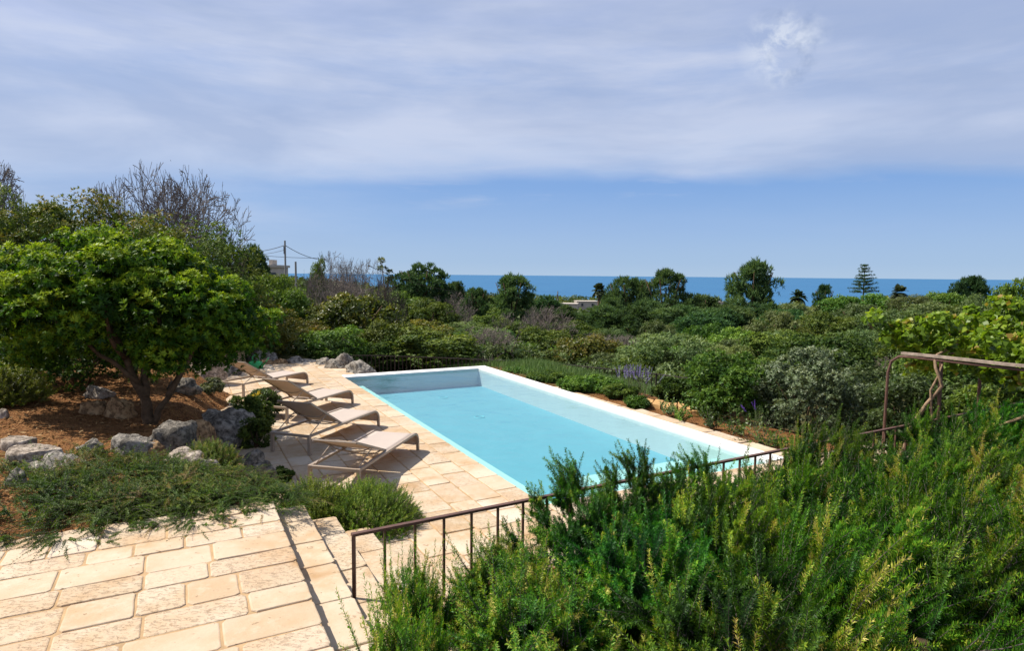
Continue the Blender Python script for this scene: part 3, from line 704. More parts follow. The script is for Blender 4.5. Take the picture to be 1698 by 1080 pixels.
ROCKS = [
 (368, 735, 112, 66, 'rock_grey', 'largest grey boulder, right of the leafy tree trunk and under a dark bush', 1, .8, .30),
 (325, 735, 62, 44, 'rock_warm', 'brownish rounded rock squeezed between two big grey boulders', 2, .8, .22),
 (280, 750, 84, 56, 'rock_dark', 'dark blue grey boulder at the foot of the leafy tree', 3, .8, .32),
 (213, 757, 100, 42, 'rock_grey', 'long pitted pale grey boulder left of the dark blue grey boulder', 4, .6, .36),
 (250, 759, 40, 30, 'rock_warm', 'small orange pink rock leaning on the long pitted boulder', 5, .8, .3),
 (300, 785, 108, 42, 'rock_pale', 'pale rock half covered by the creeping rosemary', 6, .6, .25),
 (411, 789, 76, 46, 'rock_dark', 'dark grey rock beside the rear leg of the nearest sun lounger', 7, .8, .3),
 (383, 792, 36, 24, 'rock_warm', 'small cream ochre stone left of the rock by the nearest lounger', 8, .8, .3),
 (193, 694, 52, 38, 'rock_warm', 'pointed lichen covered rock on the brown mulch left of the tree', 9, .8, .32),
 (156, 661, 44, 24, 'rock_pale', 'pale topped rock uppermost on the brown mulch slope', 10, .8, .3),
 (149, 687, 46, 26, 'rock_warm', 'low brown rock on the mulch below the pale topped rock', 11, .8, .3),
 (146, 752, 42, 24, 'rock_grey', 'pale grey rock between the flat slabs and the long pitted boulder', 12, .8, .3),
 (80, 786, 110, 36, 'rock_grey', 'broad grey boulder standing out of the creeping rosemary at the left', 14, .6, .32),
 (20, 806, 36, 34, 'rock_grey', 'upright little grey rock at the left edge of the creeping rosemary', 15, .8, .3),
 (338, 628, 62, 44, 'rock_pale', 'pale layered rock outcrop left of the farthest sun lounger', 16, .9, .36),
 (372, 604, 66, 26, 'rock_warm', 'orange flat rock under the stone planter pot', 17, .9, .3),
 (428, 598, 66, 26, 'rock_grey', 'grey ridge of rock right of the stone planter pot', 18, .8, .4),
 (372, 622, 40, 20, 'rock_dark', 'dark rock beneath the raised back of the farthest lounger', 21, .8, .3),
 (296, 650, 60, 26, 'rock_dark', 'shaded low rock behind the leafy tree trunk', 22, .8, .3),
 (440, 607, 34, 12, 'rock_warm', 'small ochre stone behind the green watering can', 23, .8, .3),
 (462, 606, 30, 13, 'rock_warm', 'small reddish stone at the far edge of the deck', 24, .8, .3),
 (484, 604, 36, 15, 'rock_grey', 'knobbly grey stone at the far edge of the deck', 25, .8, .4),
 (506, 603, 40, 8, 'rock_grey', 'flat low grey stone at the far edge of the deck', 26, .8, .3),
]
for r in ROCKS: rock(*r)
rock(38, 772, 100, 30, 'rock_pale', 'lower flat cream stone slab on the mulch at the left edge', 31, 0.7, 0.12, True, sub=4)
rock(20, 748, 70, 22, 'rock_pale', 'upper flat cream stone slab on the mulch at the left edge', 32, 0.7, 0.12, True, sub=4)
rock(2, 694, 20, 18, 'rock_pale', 'cream stone block cut by the left edge of the view', 33, 0.9, 0.12)
# the pitted outcrop at the pool's far corner: one ridge of three lumps and a low tail
for i, (px, py, w, h, lab) in enumerate(((532, 606, 26, 16, 'small round pitted stone at the left end of the poolside outcrop'), (556, 612, 48, 30, 'tall knobbly pitted rock in the poolside outcrop'),
                                    (574, 612, 30, 34, 'upright pitted rock finger in the middle of the poolside outcrop'), (592, 619, 52, 26, 'long sloping pitted rock meeting the white pool rim'))):
    c = at(px, py, 0.0); rock(px, py, w, h, 'rock_grey', lab, 41 + i, 0.9, 0.42, loc=(c.x, c.y + 0.15, -0.05), grp='poolside rock outcrop')

# planter pot and watering can
c = ong(388, 603); c.z += 0.14
pt = empty('planter_pot', (c.x, c.y + 0.3, c.z), label='square tan stone planter pot standing on the orange flat rock', cat='planter pot')
m = MB(); m.add([(-.13, -.13, 0), (.13, -.13, 0), (.13, .13, 0), (-.13, .13, 0), (-.16, -.16, .30), (.16, -.16, .30), (.16, .16, .30), (-.16, .16, .30), (-.13, -.13, .30), (.13, -.13, .30), (.13, .13, .30), (-.13, .13, .30), (-.12, -.12, .25), (.12, -.12, .25), (.12, .12, .25), (-.12, .12, .25)],
     [(3, 2, 1, 0)] + [(i, (i + 1) % 4, 4 + (i + 1) % 4, 4 + i) for i in range(4)] + [(4 + i, 4 + (i + 1) % 4, 8 + (i + 1) % 4, 8 + i) for i in range(4)] + [(8 + i, 8 + (i + 1) % 4, 12 + (i + 1) % 4, 12 + i) for i in range(4)] + [(12, 13, 14, 15)])
m.build('pot', M['potstone'], pt)
g = np.random.default_rng(77)
V, Q, T = crown(g, (0.2, 0.2, 0.1), 10, (0.06, 0.1), 8, 6, 0.08, 0.03); V[:, 2] += 0.36
link('pot_plant', qmesh('pot_plant', V, Q, L['olive'], T), pt)
c = at(424, 611, 0.0)
wc = empty('watering_can', (c.x, c.y, 0.0), label='small green plastic watering can at the far left edge of the deck', cat='watering can')
m = MB(); n_ = 14
prof = [(0.0, 0.0), (0.15, 0.0), (0.16, 0.03), (0.15, 0.16), (0.12, 0.19), (0.07, 0.20), (0.065, 0.19), (0.0, 0.185)]
vs = [(r * 1.25 * math.cos(2 * PI * i / n_), r * math.sin(2 * PI * i / n_), z) for r, z in prof for i in range(n_)]
m.add(vs, [(k * n_ + i, k * n_ + (i + 1) % n_, (k + 1) * n_ + (i + 1) % n_, (k + 1) * n_ + i) for k in range(len(prof) - 1) for i in range(n_)])
m.build('body', M['greenplastic'], wc, smooth=True)
m = MB(); m.tube([(-0.06, 0, 0.18), (-0.09, 0, 0.3), (-0.02, 0, 0.36), (0.07, 0, 0.31), (0.1, 0, 0.18)], 0.014, 6); m.build('handle', M['greenplastic'], wc, smooth=True)
m = MB(); m.tube([(0.17, 0, 0.05), (0.27, 0, 0.16), (0.36, 0, 0.29)], [0.022, 0.017, 0.014], 6); m.build('spout', M['greenplastic'], wc, smooth=True)

# ------------------------------------------------------------------ the leafy tree by the deck
g = np.random.default_rng(11)
tb = ong(248, 703); tr = empty('leafy_tree', tuple(tb), label='round bright green tree with a forked trunk on the mulch bank', cat='tree')
m = MB()
def limb(pts, r0, r1, n=8):
    k = len(pts); P = []; 
    for i in range(k - 1):
        for t in (0, .33, .66): P.append(np.array(pts[i]) * (1 - t) + np.array(pts[i + 1]) * t + g.normal(size=3) * 0.012)
    P.append(np.array(pts[-1])); m.tube(P, [r0 + (r1 - r0) * i / (len(P) - 1) for i in range(len(P))], n)
limb([(0, 0, -.15), (-.02, 0, .12), (-.06, 0, .38), (-.22, .02, .72), (-.42, .05, 1.1), (-.7, .1, 1.6)], .085, .024)
limb([(.02, .02, -.1), (.10, .03, .16), (.22, .06, .34), (.38, .1, .62), (.52, .15, .95), (.7, .2, 1.3)], .05, .018)
limb([(-.06, 0, .36), (-.12, .15, .7), (-.05, .3, 1.1), (.05, .35, 1.7)], .055, .02)
limb([(-.14, 0, .56), (-.42, -.1, .86), (-.75, -.2, 1.15), (-1.1, -.25, 1.5)], .036, .014)
limb([(.24, .06, .36), (.3, .3, .7), (.5, .5, 1.1)], .045, .016)
limb([(-.30, .03, .86), (-.3, -.3, 1.2), (-.2, -.5, 1.6)], .04, .015)
m.build('trunk', M['bark'], tr, smooth=True)
cc = clumps(g, 175, (2.0, 1.3, 0.94), (0.55, 1.0), -0.95); cc[:, 2] = np.maximum(cc[:, 2], -0.86 + 0.08 * np.abs(cc[:, 0])) + 1.54; cc[:, 0] -= 0.62; cc[:, 1] += 0.5
cc[:, 2] -= 0.20 * np.maximum(0, cc[:, 0] + 0.2); 
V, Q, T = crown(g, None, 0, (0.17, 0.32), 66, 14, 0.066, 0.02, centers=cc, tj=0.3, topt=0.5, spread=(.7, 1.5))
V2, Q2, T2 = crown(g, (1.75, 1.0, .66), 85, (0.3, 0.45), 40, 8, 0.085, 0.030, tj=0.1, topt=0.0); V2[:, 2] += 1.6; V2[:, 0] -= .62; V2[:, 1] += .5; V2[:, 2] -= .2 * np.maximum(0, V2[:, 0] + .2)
V, Q, T = cat([(V, Q, T), (V2, Q2, T2 * 0.3)])  # inner leaves tinted darker: shade inside the crown painted into their colour
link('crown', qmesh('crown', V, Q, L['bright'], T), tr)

def bush(name, label, cat_, loc, r, mat, seed, nc=40, cr=(0.25, 0.45), ros=30, per=8, ln=0.09, wd=0.03, stems=6, zc=None, group=None, zmin=-0.3, topt=0.25, tj=0.35, bark='bark', up=0.45, fill=True):
    """a near shrub: foliage of clumped leaves over several woody stems"""
    g = np.random.default_rng(seed)
    root = empty(name, loc, 0, label, cat_, group)
    zc = r[2] * 0.75 if zc is None else zc
    parts = [crown(g, r, nc, (cr[0] * max(r), cr[1] * max(r)), ros, per, ln, wd, zmin, topt=topt, tj=tj, up=up)]
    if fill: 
        v2 = crown(g, (r[0] * .6, r[1] * .6, r[2] * .6), max(8, nc // 3), (cr[0] * max(r), cr[1] * max(r)), ros // 2, per, ln, wd, -0.9, topt=0, tj=tj); parts.append((v2[0], v2[1], v2[2] * 0.5))  # inner fill tinted down to stand for shade within the shrub
    V, Q, T = cat(parts); V[:, 2] += zc; V[:, 2] = np.where(V[:, 2] < 0.02, 0.02 + np.abs(V[:, 2]) * 0.05, V[:, 2])
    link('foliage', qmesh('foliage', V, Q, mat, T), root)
    mb = MB()
    for k in range(stems):
        a = 2 * PI * k / stems + g.uniform(-.4, .4); rr = g.uniform(.3, .75)
        mb.tube([(0.08 * math.cos(a) * r[0], 0.08 * math.sin(a) * r[1], -0.1), (0.3 * rr * math.cos(a) * r[0], 0.3 * rr * math.sin(a) * r[1], zc * 0.6), (rr * math.cos(a) * r[0], rr * math.sin(a) * r[1], zc + 0.35 * r[2])], [0.02 * r[2] + 0.01, 0.014 * r[2] + 0.006, 0.006], 5)
    mb.build('stem', M[bark], root, smooth=True)
    return root
def at_d(px, d): x, y = far(px, d); return (x, y, gz(x, y))
def sized(px, ytop, wpx, d):
    x, y, z = at_d(px, d); top = hz(px, ytop, d); return (x, y, z), wpx * d / F / 2, top - z
def nbush(name, label, cat_, px, ytop, wpx, d, mat, seed, dep=0.9, **k):
    loc, rx, h = sized(px, ytop, wpx, d)
    zc = h * 0.42; c0 = k.get('cr', (0.25, 0.45)); rz = (h - zc) * 0.92
    return bush(name, label, cat_, loc, (rx * 0.92, rx * dep, rz), mat, seed, zc=zc, **k)

# big scrub behind the tree
nbush('dense_shrub', 'tall dense dark shrub behind the leafy tree, its top touched with rusty yellow', 'shrub', 178, 306, 330, 17.0, L['rust'], 21, nc=110, cr=(.15, .25), ros=60, per=8, ln=.085, wd=.034, zmin=-0.8, tj=.5, topt=.45)
nbush('dense_shrub', 'dark olive shrub left of the rusty topped one behind the leafy tree', 'shrub', 70, 335, 240, 15.5, L['rust'], 27, nc=90, cr=(.15, .25), ros=56, per=8, ln=.085, wd=.034, zmin=-0.8, tj=.4, topt=.35)
nbush('dense_shrub', 'dark shrub sloping down to the right behind the leafy tree', 'shrub', 292, 338, 270, 18.5, L['dark'], 22, nc=70, cr=(.15, .26), ros=50, per=8, ln=.08, wd=.032, zmin=-0.8, topt=.35)
nbush('dense_shrub', 'dark green shrub lowest on the slope between the leafy tree and the brown thicket', 'shrub', 372, 392, 170, 20.0, L['dark'], 28, nc=56, cr=(.16, .28), ros=46, per=8, ln=.08, wd=.03, zmin=-.8, topt=.35)
nbush('dense_shrub', 'yellow green shrub at the right foot of the leafy tree crown', 'shrub', 425, 488, 140, 19.6, L['yellow'], 23, nc=50, cr=(.16, .3), ros=40, per=8, ln=.08, wd=.03, zmin=-0.8)
nbush('dense_shrub', 'dark shrub at the left edge behind the feathery bush', 'shrub', -30, 400, 260, 13.0, L['dark'], 24, nc=70, cr=(.15, .26), ros=50, per=8, ln=.08, wd=.032, zmin=-0.8)
nbush('dense_shrub', 'shaded dark shrub filling the gap under the leafy tree crown', 'shrub', 130, 520, 300, 10.6, L['dark'], 25, nc=70, cr=(.15, .26), ros=40, per=8, ln=.08, wd=.032, zmin=-0.8, topt=0)
nbush('dense_shrub', 'dark shrub behind the pale rocks by the farthest lounger', 'shrub', 300, 505, 150, 16.8, L['mid'], 26, nc=50, cr=(.15, .26), ros=40, per=8, ln=.08, wd=.032, zmin=-0.8)

# ------------------------------------------------------------------ sprig plants
def dome_bases(g, n, r, zr, inner=0.45, lean=(0, 0, 0), up=0.5, zlow=0.0):
    u = rdir(g, n * 3); u = u[u[:, 2] > zlow][:n]; n = len(u)
    B = u * np.array([r, r, zr]) * g.uniform(inner - 0.2, inner + 0.25, (n, 1))
    D = unit(u * np.array([1, 1, 0.9]) + np.array([0, 0, up]) + np.array(lean) + 0.35 * rdir(g, n))
    return B, D, u
def rosemary_mesh(seed, r, h, n, per=125, long=0.25, lean=(0, 0, 0), nl=0.029, nw=0.0062, mat='rose', up=0.3, bendz=0.0, lens=(0.12, 0.25), tshift=-0.04, zlow=-0.25, tuft=12, fan=.6):
    g = np.random.default_rng(seed)
    nt = n // tuft; u = rdir(g, nt * 3); u = u[u[:, 2] > zlow][:nt]; nt = len(u)
    C = u * np.array([r, r, h]) * g.uniform(.45, .92, (nt, 1)); A = unit(u * np.array([1, 1, .9]) + np.array([0, 0, up]) + np.array(lean) + .3 * rdir(g, nt))
    tl = g.uniform(lens[0], lens[1], nt); ttn = np.clip(.40 + .2 * g.normal(size=nt) + tshift, 0, .95)
    k = nt * tuft; idx = np.repeat(np.arange(nt), tuft)
    B = C[idx] + g.normal(size=(k, 3)) * .035; D = unit(A[idx] + fan * rdir(g, k)); ln = tl[idx] * g.uniform(.6, 1.15, k)
    lead = np.arange(k) % tuft == 0; D[lead] = A; ln[lead] *= 1.2; ln *= np.where(g.uniform(size=k) < .03, 1 + 2 * long, 1)
    B[:, 2] = np.maximum(B[:, 2], .02); bend = .45 * rdir(g, k) + np.array([0, 0, bendz]) + .5 * np.array(lean)
    tt = np.clip(ttn[idx] + .1 * g.normal(size=k) + np.where(g.uniform(size=k) < .06, .35, 0), 0, 1)
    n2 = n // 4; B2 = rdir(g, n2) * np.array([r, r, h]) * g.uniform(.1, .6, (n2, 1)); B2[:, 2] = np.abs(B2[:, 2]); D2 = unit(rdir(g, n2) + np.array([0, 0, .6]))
    return sprig_mesh('rosemary', g, np.concatenate([B, B2]), np.concatenate([D, D2]), np.concatenate([ln, g.uniform(.12, .26, n2)]), np.concatenate([bend, .3 * rdir(g, n2)]), per, nl, nw, L[mat], M['twig'], np.concatenate([tt, np.full(n2, .15)]), stem=.003, ang=1.2)  # inner shoots: shade of the gaps put into a fixed dark tint
def ztop(me):
    co = np.empty(len(me.vertices) * 3, np.float32); me.vertices.foreach_get('co', co); return float(np.percentile(co[2::3], 99))
PR = [rosemary_mesh(101, .82, .66, 860, up=.15), rosemary_mesh(102, .85, .64, 880, lean=(.5, .05, 0), up=.1, long=.1), rosemary_mesh(103, .74, .74, 800, lean=(-.1, 0, .1), up=.3, long=.15, fan=.5), rosemary_mesh(104, .9, .64, 920, lean=(.75, .15, .05), up=.1, long=.1, tshift=.06, fan=.42),
      rosemary_mesh(105, .6, .42, 760, up=.3, tshift=.24, per=90, nl=.026)]
ZT = [ztop(f) for f, st in PR]
HEDGE = 'rosemary bushes in the hedge along the iron handrail'
HB = [ # p, q, shape, width, top level, label
 (1.38, -3.92, 4, .64, .58, 'low yellowish rosemary bush at the foot of the first handrail post'),
 (1.12, -3.30, 4, .74, .64, 'low yellowish rosemary bush spilling onto the lower edge of the stone steps'),
 (2.02, -3.78, 4, .85, .66, 'rosemary bush in front of the third and fourth handrail bars'),
 (1.85, -3.00, 4, 1.10, .78, 'yellowish rosemary bush lowest in the picture, left part of the hedge'),
 (2.80, -3.98, 2, .85, 1.04, 'tall dark rosemary bush covering the handrail in front of the pool corner'),
 (3.50, -4.02, 2, .85, 1.06, 'upright rosemary bush with tips standing against the turquoise water'),
 (2.70, -3.05, 0, .95, .98, 'rosemary bush with upright shoots in the middle of the hedge foreground'),
 (4.20, -4.00, 2, .82, .94, 'rosemary bush with one leaning shoot before the submerged pool steps'),
 (3.65, -3.10, 1, .95, 1.02, 'dark rosemary bush behind the middle of the hedge foreground'),
 (4.95, -3.70, 3, .85, .80, 'rosemary bush under the short visible piece of rail by the white rim'),
 (4.60, -2.95, 1, 1.0, 1.0, 'wind swept rosemary bush in the middle right of the hedge'),
 (2.55, -2.20, 0, 1.0, 1.02, 'rosemary bush with yellow shoots at the bottom edge of the picture'),
 (3.55, -2.20, 3, 1.0, 1.04, 'long wispy rosemary bush at the bottom edge, right of the yellow shoots'),
 (5.95, -3.95, 1, .90, .98, 'rosemary bush below the near pergola post'),
 (5.55, -2.85, 3, 1.0, 1.0, 'wispy light green rosemary bush right of the hedge centre'),
 (4.50, -2.05, 1, 1.0, 1.06, 'dark rosemary bush with the sawn brown trunk at the bottom right'),
 (6.90, -3.60, 0, .90, .80, 'rosemary bush hiding the foot of the second pergola post'),
 (6.55, -2.75, 3, 1.05, 1.0, 'feathery rosemary bush at the right, below the pergola beam'),
 (5.45, -1.85, 3, 1.0, 1.08, 'feathery yellow green rosemary bush in the bottom right corner'),
 (7.95, -3.85, 1, 1.0, .95, 'rosemary bush by the far right stretch of handrail'),
 (7.60, -2.80, 0, 1.05, 1.06, 'rosemary bush at the right edge of the picture under the vine'),
 (8.95, -3.70, 3, 1.05, 1.05, 'farthest rosemary bush of the hedge at the right edge'),
 (6.45, -1.80, 0, 1.0, 1.12, 'rosemary bush cut by the right edge near the bottom corner'),
]
for i, (p, q, k, s, top, lab) in enumerate(HB):
    x, y = W(p, q); z0 = gz(x, y) - .03; e = empty('rosemary_bush', (x, y, z0), (i * 0.7) % 0.9 - 0.45, lab, 'rosemary bush', HEDGE)
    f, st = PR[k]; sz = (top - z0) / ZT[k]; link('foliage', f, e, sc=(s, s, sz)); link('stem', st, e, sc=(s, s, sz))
    if 'sawn' in lab:
        c = at(1540, 1062, 0.72); m = MB(); o = Vector(e.location); ca, sa = math.cos(-e.rotation_euler.z), math.sin(-e.rotation_euler.z)
        dx, dy = c.x - x, c.y - y; lx, ly = dx * ca - dy * sa, dx * sa + dy * ca
        m.tube([(lx + .02, ly + .05, 0), (lx, ly, .35), (lx - .03, ly + .02, 0.73 - gz(x, y))], [.06, .05, .04], 10); m.build('trunk', M['bark'], e, smooth=True)
# creeping rosemary over the bank edge at the left
PC = [rosemary_mesh(121, .75, .26, 560, per=60, lean=(0, -.25, -.1), up=.25, mat='creep', bendz=-.25, nl=.02, nw=.007, lens=(.16, .32), zlow=-.1, tuft=9),
      rosemary_mesh(122, .7, .30, 540, per=60, lean=(.2, -.2, 0), up=.3, mat='creep', bendz=-.3, nl=.02, nw=.007, tshift=.12, lens=(.16, .32), zlow=-.1, tuft=9)]
CR = 'creeping rosemary along the upper edge of the terrace'
CB = [(60, 850, 0, 1.15, 'creeping rosemary mat at the left edge of the terrace'), (140, 800, 1, 1.0, 'creeping rosemary mat below the broad grey boulder'), (150, 868, 0, .95, 'creeping rosemary trailing over the paving, second from the left'),
      (225, 820, 0, 1.05, 'dense creeping rosemary mat below the long pitted boulder'), (258, 852, 1, .85, 'brownish creeping rosemary mat with shoots reaching over the paving'), (310, 805, 1, .95, 'creeping rosemary growing over the half covered pale rock'),
      (345, 835, 0, .8, 'creeping rosemary mat at the top right of the terrace paving'), (405, 815, 1, .65, 'small creeping rosemary tuft at the head of the steps'), (30, 800, 1, .8, 'creeping rosemary around the upright little rock'), (455, 822, 0, .5, 'creeping rosemary tuft between the steps and the rounded green dome')]
for i, (px, py, k, s, lab) in enumerate(CB):
    c = at(px, py - (26 if px < 280 else 8), 0.66); e = empty('creeping_rosemary', (c.x, c.y, 0.56), i * 1.1, lab, 'creeping rosemary', CR)
    e.rotation_euler.z = (i * 0.9) % 1.2 - 0.6
    f, st = PC[k]; link('foliage', f, e, sc=(s, s, s * .68)); link('stem', st, e, sc=(s, s, s * .68))
# rounded green dome by the steps
def dome(label, loc, r, h, seed, mat, n=620, per=30, nl=.024, nw=.0065, lens=(.07, .13), name='dome_shrub', catg='shrub', up=.35, stem='twig', inner=.72):
    g = np.random.default_rng(seed); B, D, u = dome_bases(g, n, r, h, inner, (0, 0, 0), up, -0.05); n = len(B)
    B[:, 2] = np.maximum(B[:, 2], .02)
    f, s = sprig_mesh('dome', g, B, D, g.uniform(lens[0], lens[1], n), 0.2 * rdir(g, n) + np.array([0, 0, .15]), per, nl, nw, L[mat], M[stem], np.clip(.5 + .22 * g.normal(size=n), 0, 1), stem=.003)
    e = empty(name, loc, 0, label, catg); link('foliage', f, e); link('stem', s, e); return e
x, y = W(1.62, -6.38); dome('rounded fresh green dome shrub beside the top of the steps', (x, y, -.06), .60, .40, 131, 'fresh', n=2400)
x, y = W(1.12, -6.42); dome('smaller green dome shrub tucked against the end of the steps', (x, y, .05), .36, .40, 132, 'fresh', n=1200)
c = ong(8, 668); dome('feathery yellow green bush at the left edge above the mulch', tuple(c), .50, .46, 133, 'feather', n=1500, per=40, nl=.035, nw=.006, lens=(.08, .18), up=.5)
c = ong(345, 785); dome('small grey green shrub between the pale rock and the big boulder', tuple(c), .30, .28, 134, 'creep', n=700)
# dark bush by the loungers and small bank plants
nbush('bank_shrub', 'dark rounded bush between the big grey boulder and the loungers', 'shrub', 408, 655, 86, 9.9, L['dark'], 141, nc=46, cr=(.18, .3), ros=40, per=8, ln=.05, wd=.022, zmin=-.8)
nbush('bank_shrub', 'light grey green bush with yellow flowers behind the dark bush', 'shrub', 432, 645, 60, 11.2, L['olive'], 142, nc=34, cr=(.2, .32), ros=34, per=8, ln=.05, wd=.022, zmin=-.8)
g = np.random.default_rng(5); V, Q, T = crown(g, (.22, .2, .14), 14, (.05, .09), 14, 7, .035, .02); V[:, 2] += .36
o = [o for o in SC.objects if o.get('label', '').startswith('light grey green bush with yellow')][0]; link('flowers', qmesh('flowers', V, Q, M['yellowflower'], T), o)
nbush('bank_shrub', 'grey leaved small bush at the rear leg of the farthest lounger', 'shrub', 342, 630, 44, 12.2, L['silver'], 143, nc=26, cr=(.22, .35), ros=26, per=8, ln=.05, wd=.02, zmin=-.8)
nbush('bank_shrub', 'low dark plant at the foot of the rock by the nearest lounger', 'shrub', 462, 775, 36, 7.7, L['dark'], 144, nc=20, cr=(.2, .35), ros=26, per=8, ln=.04, wd=.018, zmin=-.8)
nbush('bank_shrub', 'small dark plant under the rear corner of the second lounger from the steps', 'shrub', 420, 690, 50, 9.2, L['dark'], 145, nc=24, cr=(.2, .35), ros=26, per=8, ln=.045, wd=.02, zmin=-.8)

# ------------------------------------------------------------------ planted bed right of the pool
nbush('garden_shrub', 'bright green rounded shrub right of the pool in front of the fence end', 'shrub', 1210, 578, 156, 12.0, L['mid'], 151, nc=70, cr=(.16, .28), ros=46, per=9, ln=.065, wd=.026, zmin=-.8, topt=.4)
nbush('garden_shrub', 'large shrub with silvery white leaves right of the pool', 'shrub', 1345, 572, 200, 11.4, L['silver'], 152, nc=80, cr=(.14, .26), ros=52, per=9, ln=.055, wd=.022, zmin=-.8, topt=.4)
nbush('garden_shrub', 'light green shrub framed by the first pergola post', 'shrub', 1512, 612, 110, 10.2, L['pale'], 153, nc=60, cr=(.16, .28), ros=44, per=9, ln=.05, wd=.024, zmin=-.8, topt=.4)
nbush('garden_shrub', 'mid green shrub under the grapevine right of the second pergola post', 'shrub', 1620, 628, 120, 10.2, L['mid'], 154, nc=60, cr=(.16, .28), ros=40, per=9, ln=.055, wd=.024, zmin=-.8)
nbush('garden_shrub', 'dark olive shrub behind the silvery shrub and the first pergola post', 'shrub', 1440, 600, 120, 13.5, L['olive'], 155, nc=60, cr=(.16, .28), ros=40, per=9, ln=.06, wd=.024, zmin=-.8)
nbush('garden_shrub', 'green shrub at the right edge of the view below the vine', 'shrub', 1715, 640, 110, 9.6, L['mid'], 156, nc=50, cr=(.16, .28), ros=40, per=9, ln=.055, wd=.024, zmin=-.8)
nbush('ground_juniper', 'low spreading bright green ground shrub against the white pool rim', 'shrub', 985, 628, 120, 14.4, L['mid'], 157, dep=.45, nc=60, cr=(.1, .18), ros=44, per=8, ln=.06, wd=.02, zmin=-.8, topt=.4)
nbush('ground_juniper', 'low spreading dark green ground shrub, left part of the green edge behind the white rim', 'shrub', 915, 622, 90, 15.8, L['dark'], 163, dep=.6, nc=50, cr=(.12, .2), ros=44, per=8, ln=.06, wd=.02, zmin=-.8, topt=.4)
nbush('ground_juniper', 'low dark shrub between the ground shrubs and the lavender', 'shrub', 1030, 640, 70, 13.6, L['dark'], 164, dep=.7, nc=40, cr=(.14, .24), ros=40, per=8, ln=.055, wd=.02, zmin=-.8, topt=.3)
nbush('garden_shrub', 'dark shrub filling the gap between the lavender and the bright green rounded shrub', 'shrub', 1125, 628, 80, 13.4, L['dark'], 165, dep=.7, nc=44, cr=(.16, .26), ros=40, per=8, ln=.06, wd=.022, zmin=-.8, topt=.3)
nbush('garden_shrub', 'small leafy shrub below the lavender flowers beside the pool rim', 'shrub', 1062, 660, 44, 12.6, L['mid'], 158, nc=24, cr=(.2, .35), ros=28, per=8, ln=.05, wd=.022, zmin=-.8)
BP = 'young plants in the red soil bed by the pool'
for i, (px, py, w, h, lab) in enumerate(((1108, 690, 26, 30, 'young bushy plant farthest along the red soil bed'), (1128, 702, 24, 22, 'low olive young plant second along the red soil bed'), (1180, 712, 26, 30, 'young plant in the middle of the red soil bed'), (1222, 722, 28, 36, 'taller young plant before the dark foot of the silvery shrub'), (1268, 742, 36, 46, 'leafy young plant with drooping sprays over the white rim'), (1290, 745, 44, 30, 'spreading plant at the near end of the red soil bed'))):
    c = at(px, py, -.07); s = c.y / F
    g = np.random.default_rng(170 + i); n = 16; B = g.normal(size=(n, 3)) * np.array([w * s * .16, w * s * .16, 0]); B[:, 2] = .02
    D = unit(np.array([0, 0, .9]) + .55 * g.normal(size=(n, 3)) * np.array([1, 1, .3])); f, st = sprig_mesh('young', g, B, D, g.uniform(.7, 1.2, n) * h * s, .35 * rdir(g, n), 17, .06, .026, L['mid' if i % 2 else 'pale'], M['twig'])
    e = empty('young_plant', (c.x, c.y, -.07), 0, lab, 'plant', BP); link('foliage', f, e); link('stem', st, e)
def spikes(name, label, loc, n, r, h, fl, seed, mat, nf=None):
    g = np.random.default_rng(seed); B = g.normal(size=(n, 3)) * np.array([r, r, 0]) * .5; B[:, 2] = .03
    D = unit(np.array([0, 0, 1]) + .25 * g.normal(size=(n, 3))); f, s = sprig_mesh('spike', g, B, D, g.uniform(.75, 1.0, n) * h, .1 * rdir(g, n), 30, .04, .006, L[mat], M['twig'])
    e = empty(name, loc, 0, label, 'flowering plant'); link('foliage', f, e); link('stem', s, e)
    B, D = B[:nf or n], D[:nf or n]; T_ = B + D * h * .8; f2, s2 = sprig_mesh('flowers', g, T_, D, np.full(len(B), h * .4), .05 * rdir(g, len(B)), 46, .022, .014, M[fl], M['twig'])
    link('flowers', f2, e); return e
c = at(1062, 668, -.1); spikes('lavender', 'lavender with pale purple flower spikes by the fence', (c.x, c.y + .5, -.15), 40, .32, .62, 'lilac', 181, 'olive')
c = at(1258, 712, -.07); spikes('salvia', 'plant with deep purple flower spikes before the silvery shrub', (c.x, c.y - .1, -.07), 24, .14, .42, 'purple', 182, 'mid', 3)
# stone edging of the bed and the path beyond it
m = MB(); g = np.random.default_rng(9); q = -12.6
ed = MB()
while q < -6.0:
    l_ = g.uniform(.5, .9); slab(ed, g, 7.63, 7.95, q, q + l_, .0 if q > -9.6 else -.05, jit=.02); q += l_
tag(ed.build('bed_edging', M['stone'], tint=True), kind='structure')
pth = MB()
pc = [at(1072, 668, -.04), at(1110, 676, -.04), at(1150, 682, -.04), at(1192, 688, -.04), at(1240, 694, -.04)]
pl = [p_ + Vector((.10, .30, 0)) for p_ in pc]; pn = [p_ - Vector((.08, .22, 0)) for p_ in pc]
for i in range(4):
    a, b, c, d = pn[i], pn[i + 1], pl[i + 1], pl[i]
    for k in range(3):
        t0, t1 = k / 3, (k + 1) / 3; q4 = [a.lerp(b, t0), a.lerp(b, t1), d.lerp(c, t1), d.lerp(c, t0)]
        j = [Vector((g.normal() * .03, g.normal() * .04, 0)) for _ in range(4)]; zt = -.0 + g.normal() * .012
        pth.prism([((v + w).x, (v + w).y) for v, w in zip(q4, j)], -.4, zt)
tag(pth.build('garden_path', M['pathsand']), kind='structure')
nbush('garden_shrub', 'low green shrub at the far right corner of the pool', 'shrub', 872, 622, 90, 17.3, L['mid'], 161, dep=.6, nc=36, cr=(.18, .3), ros=34, per=8, ln=.06, wd=.02, zmin=-.8)
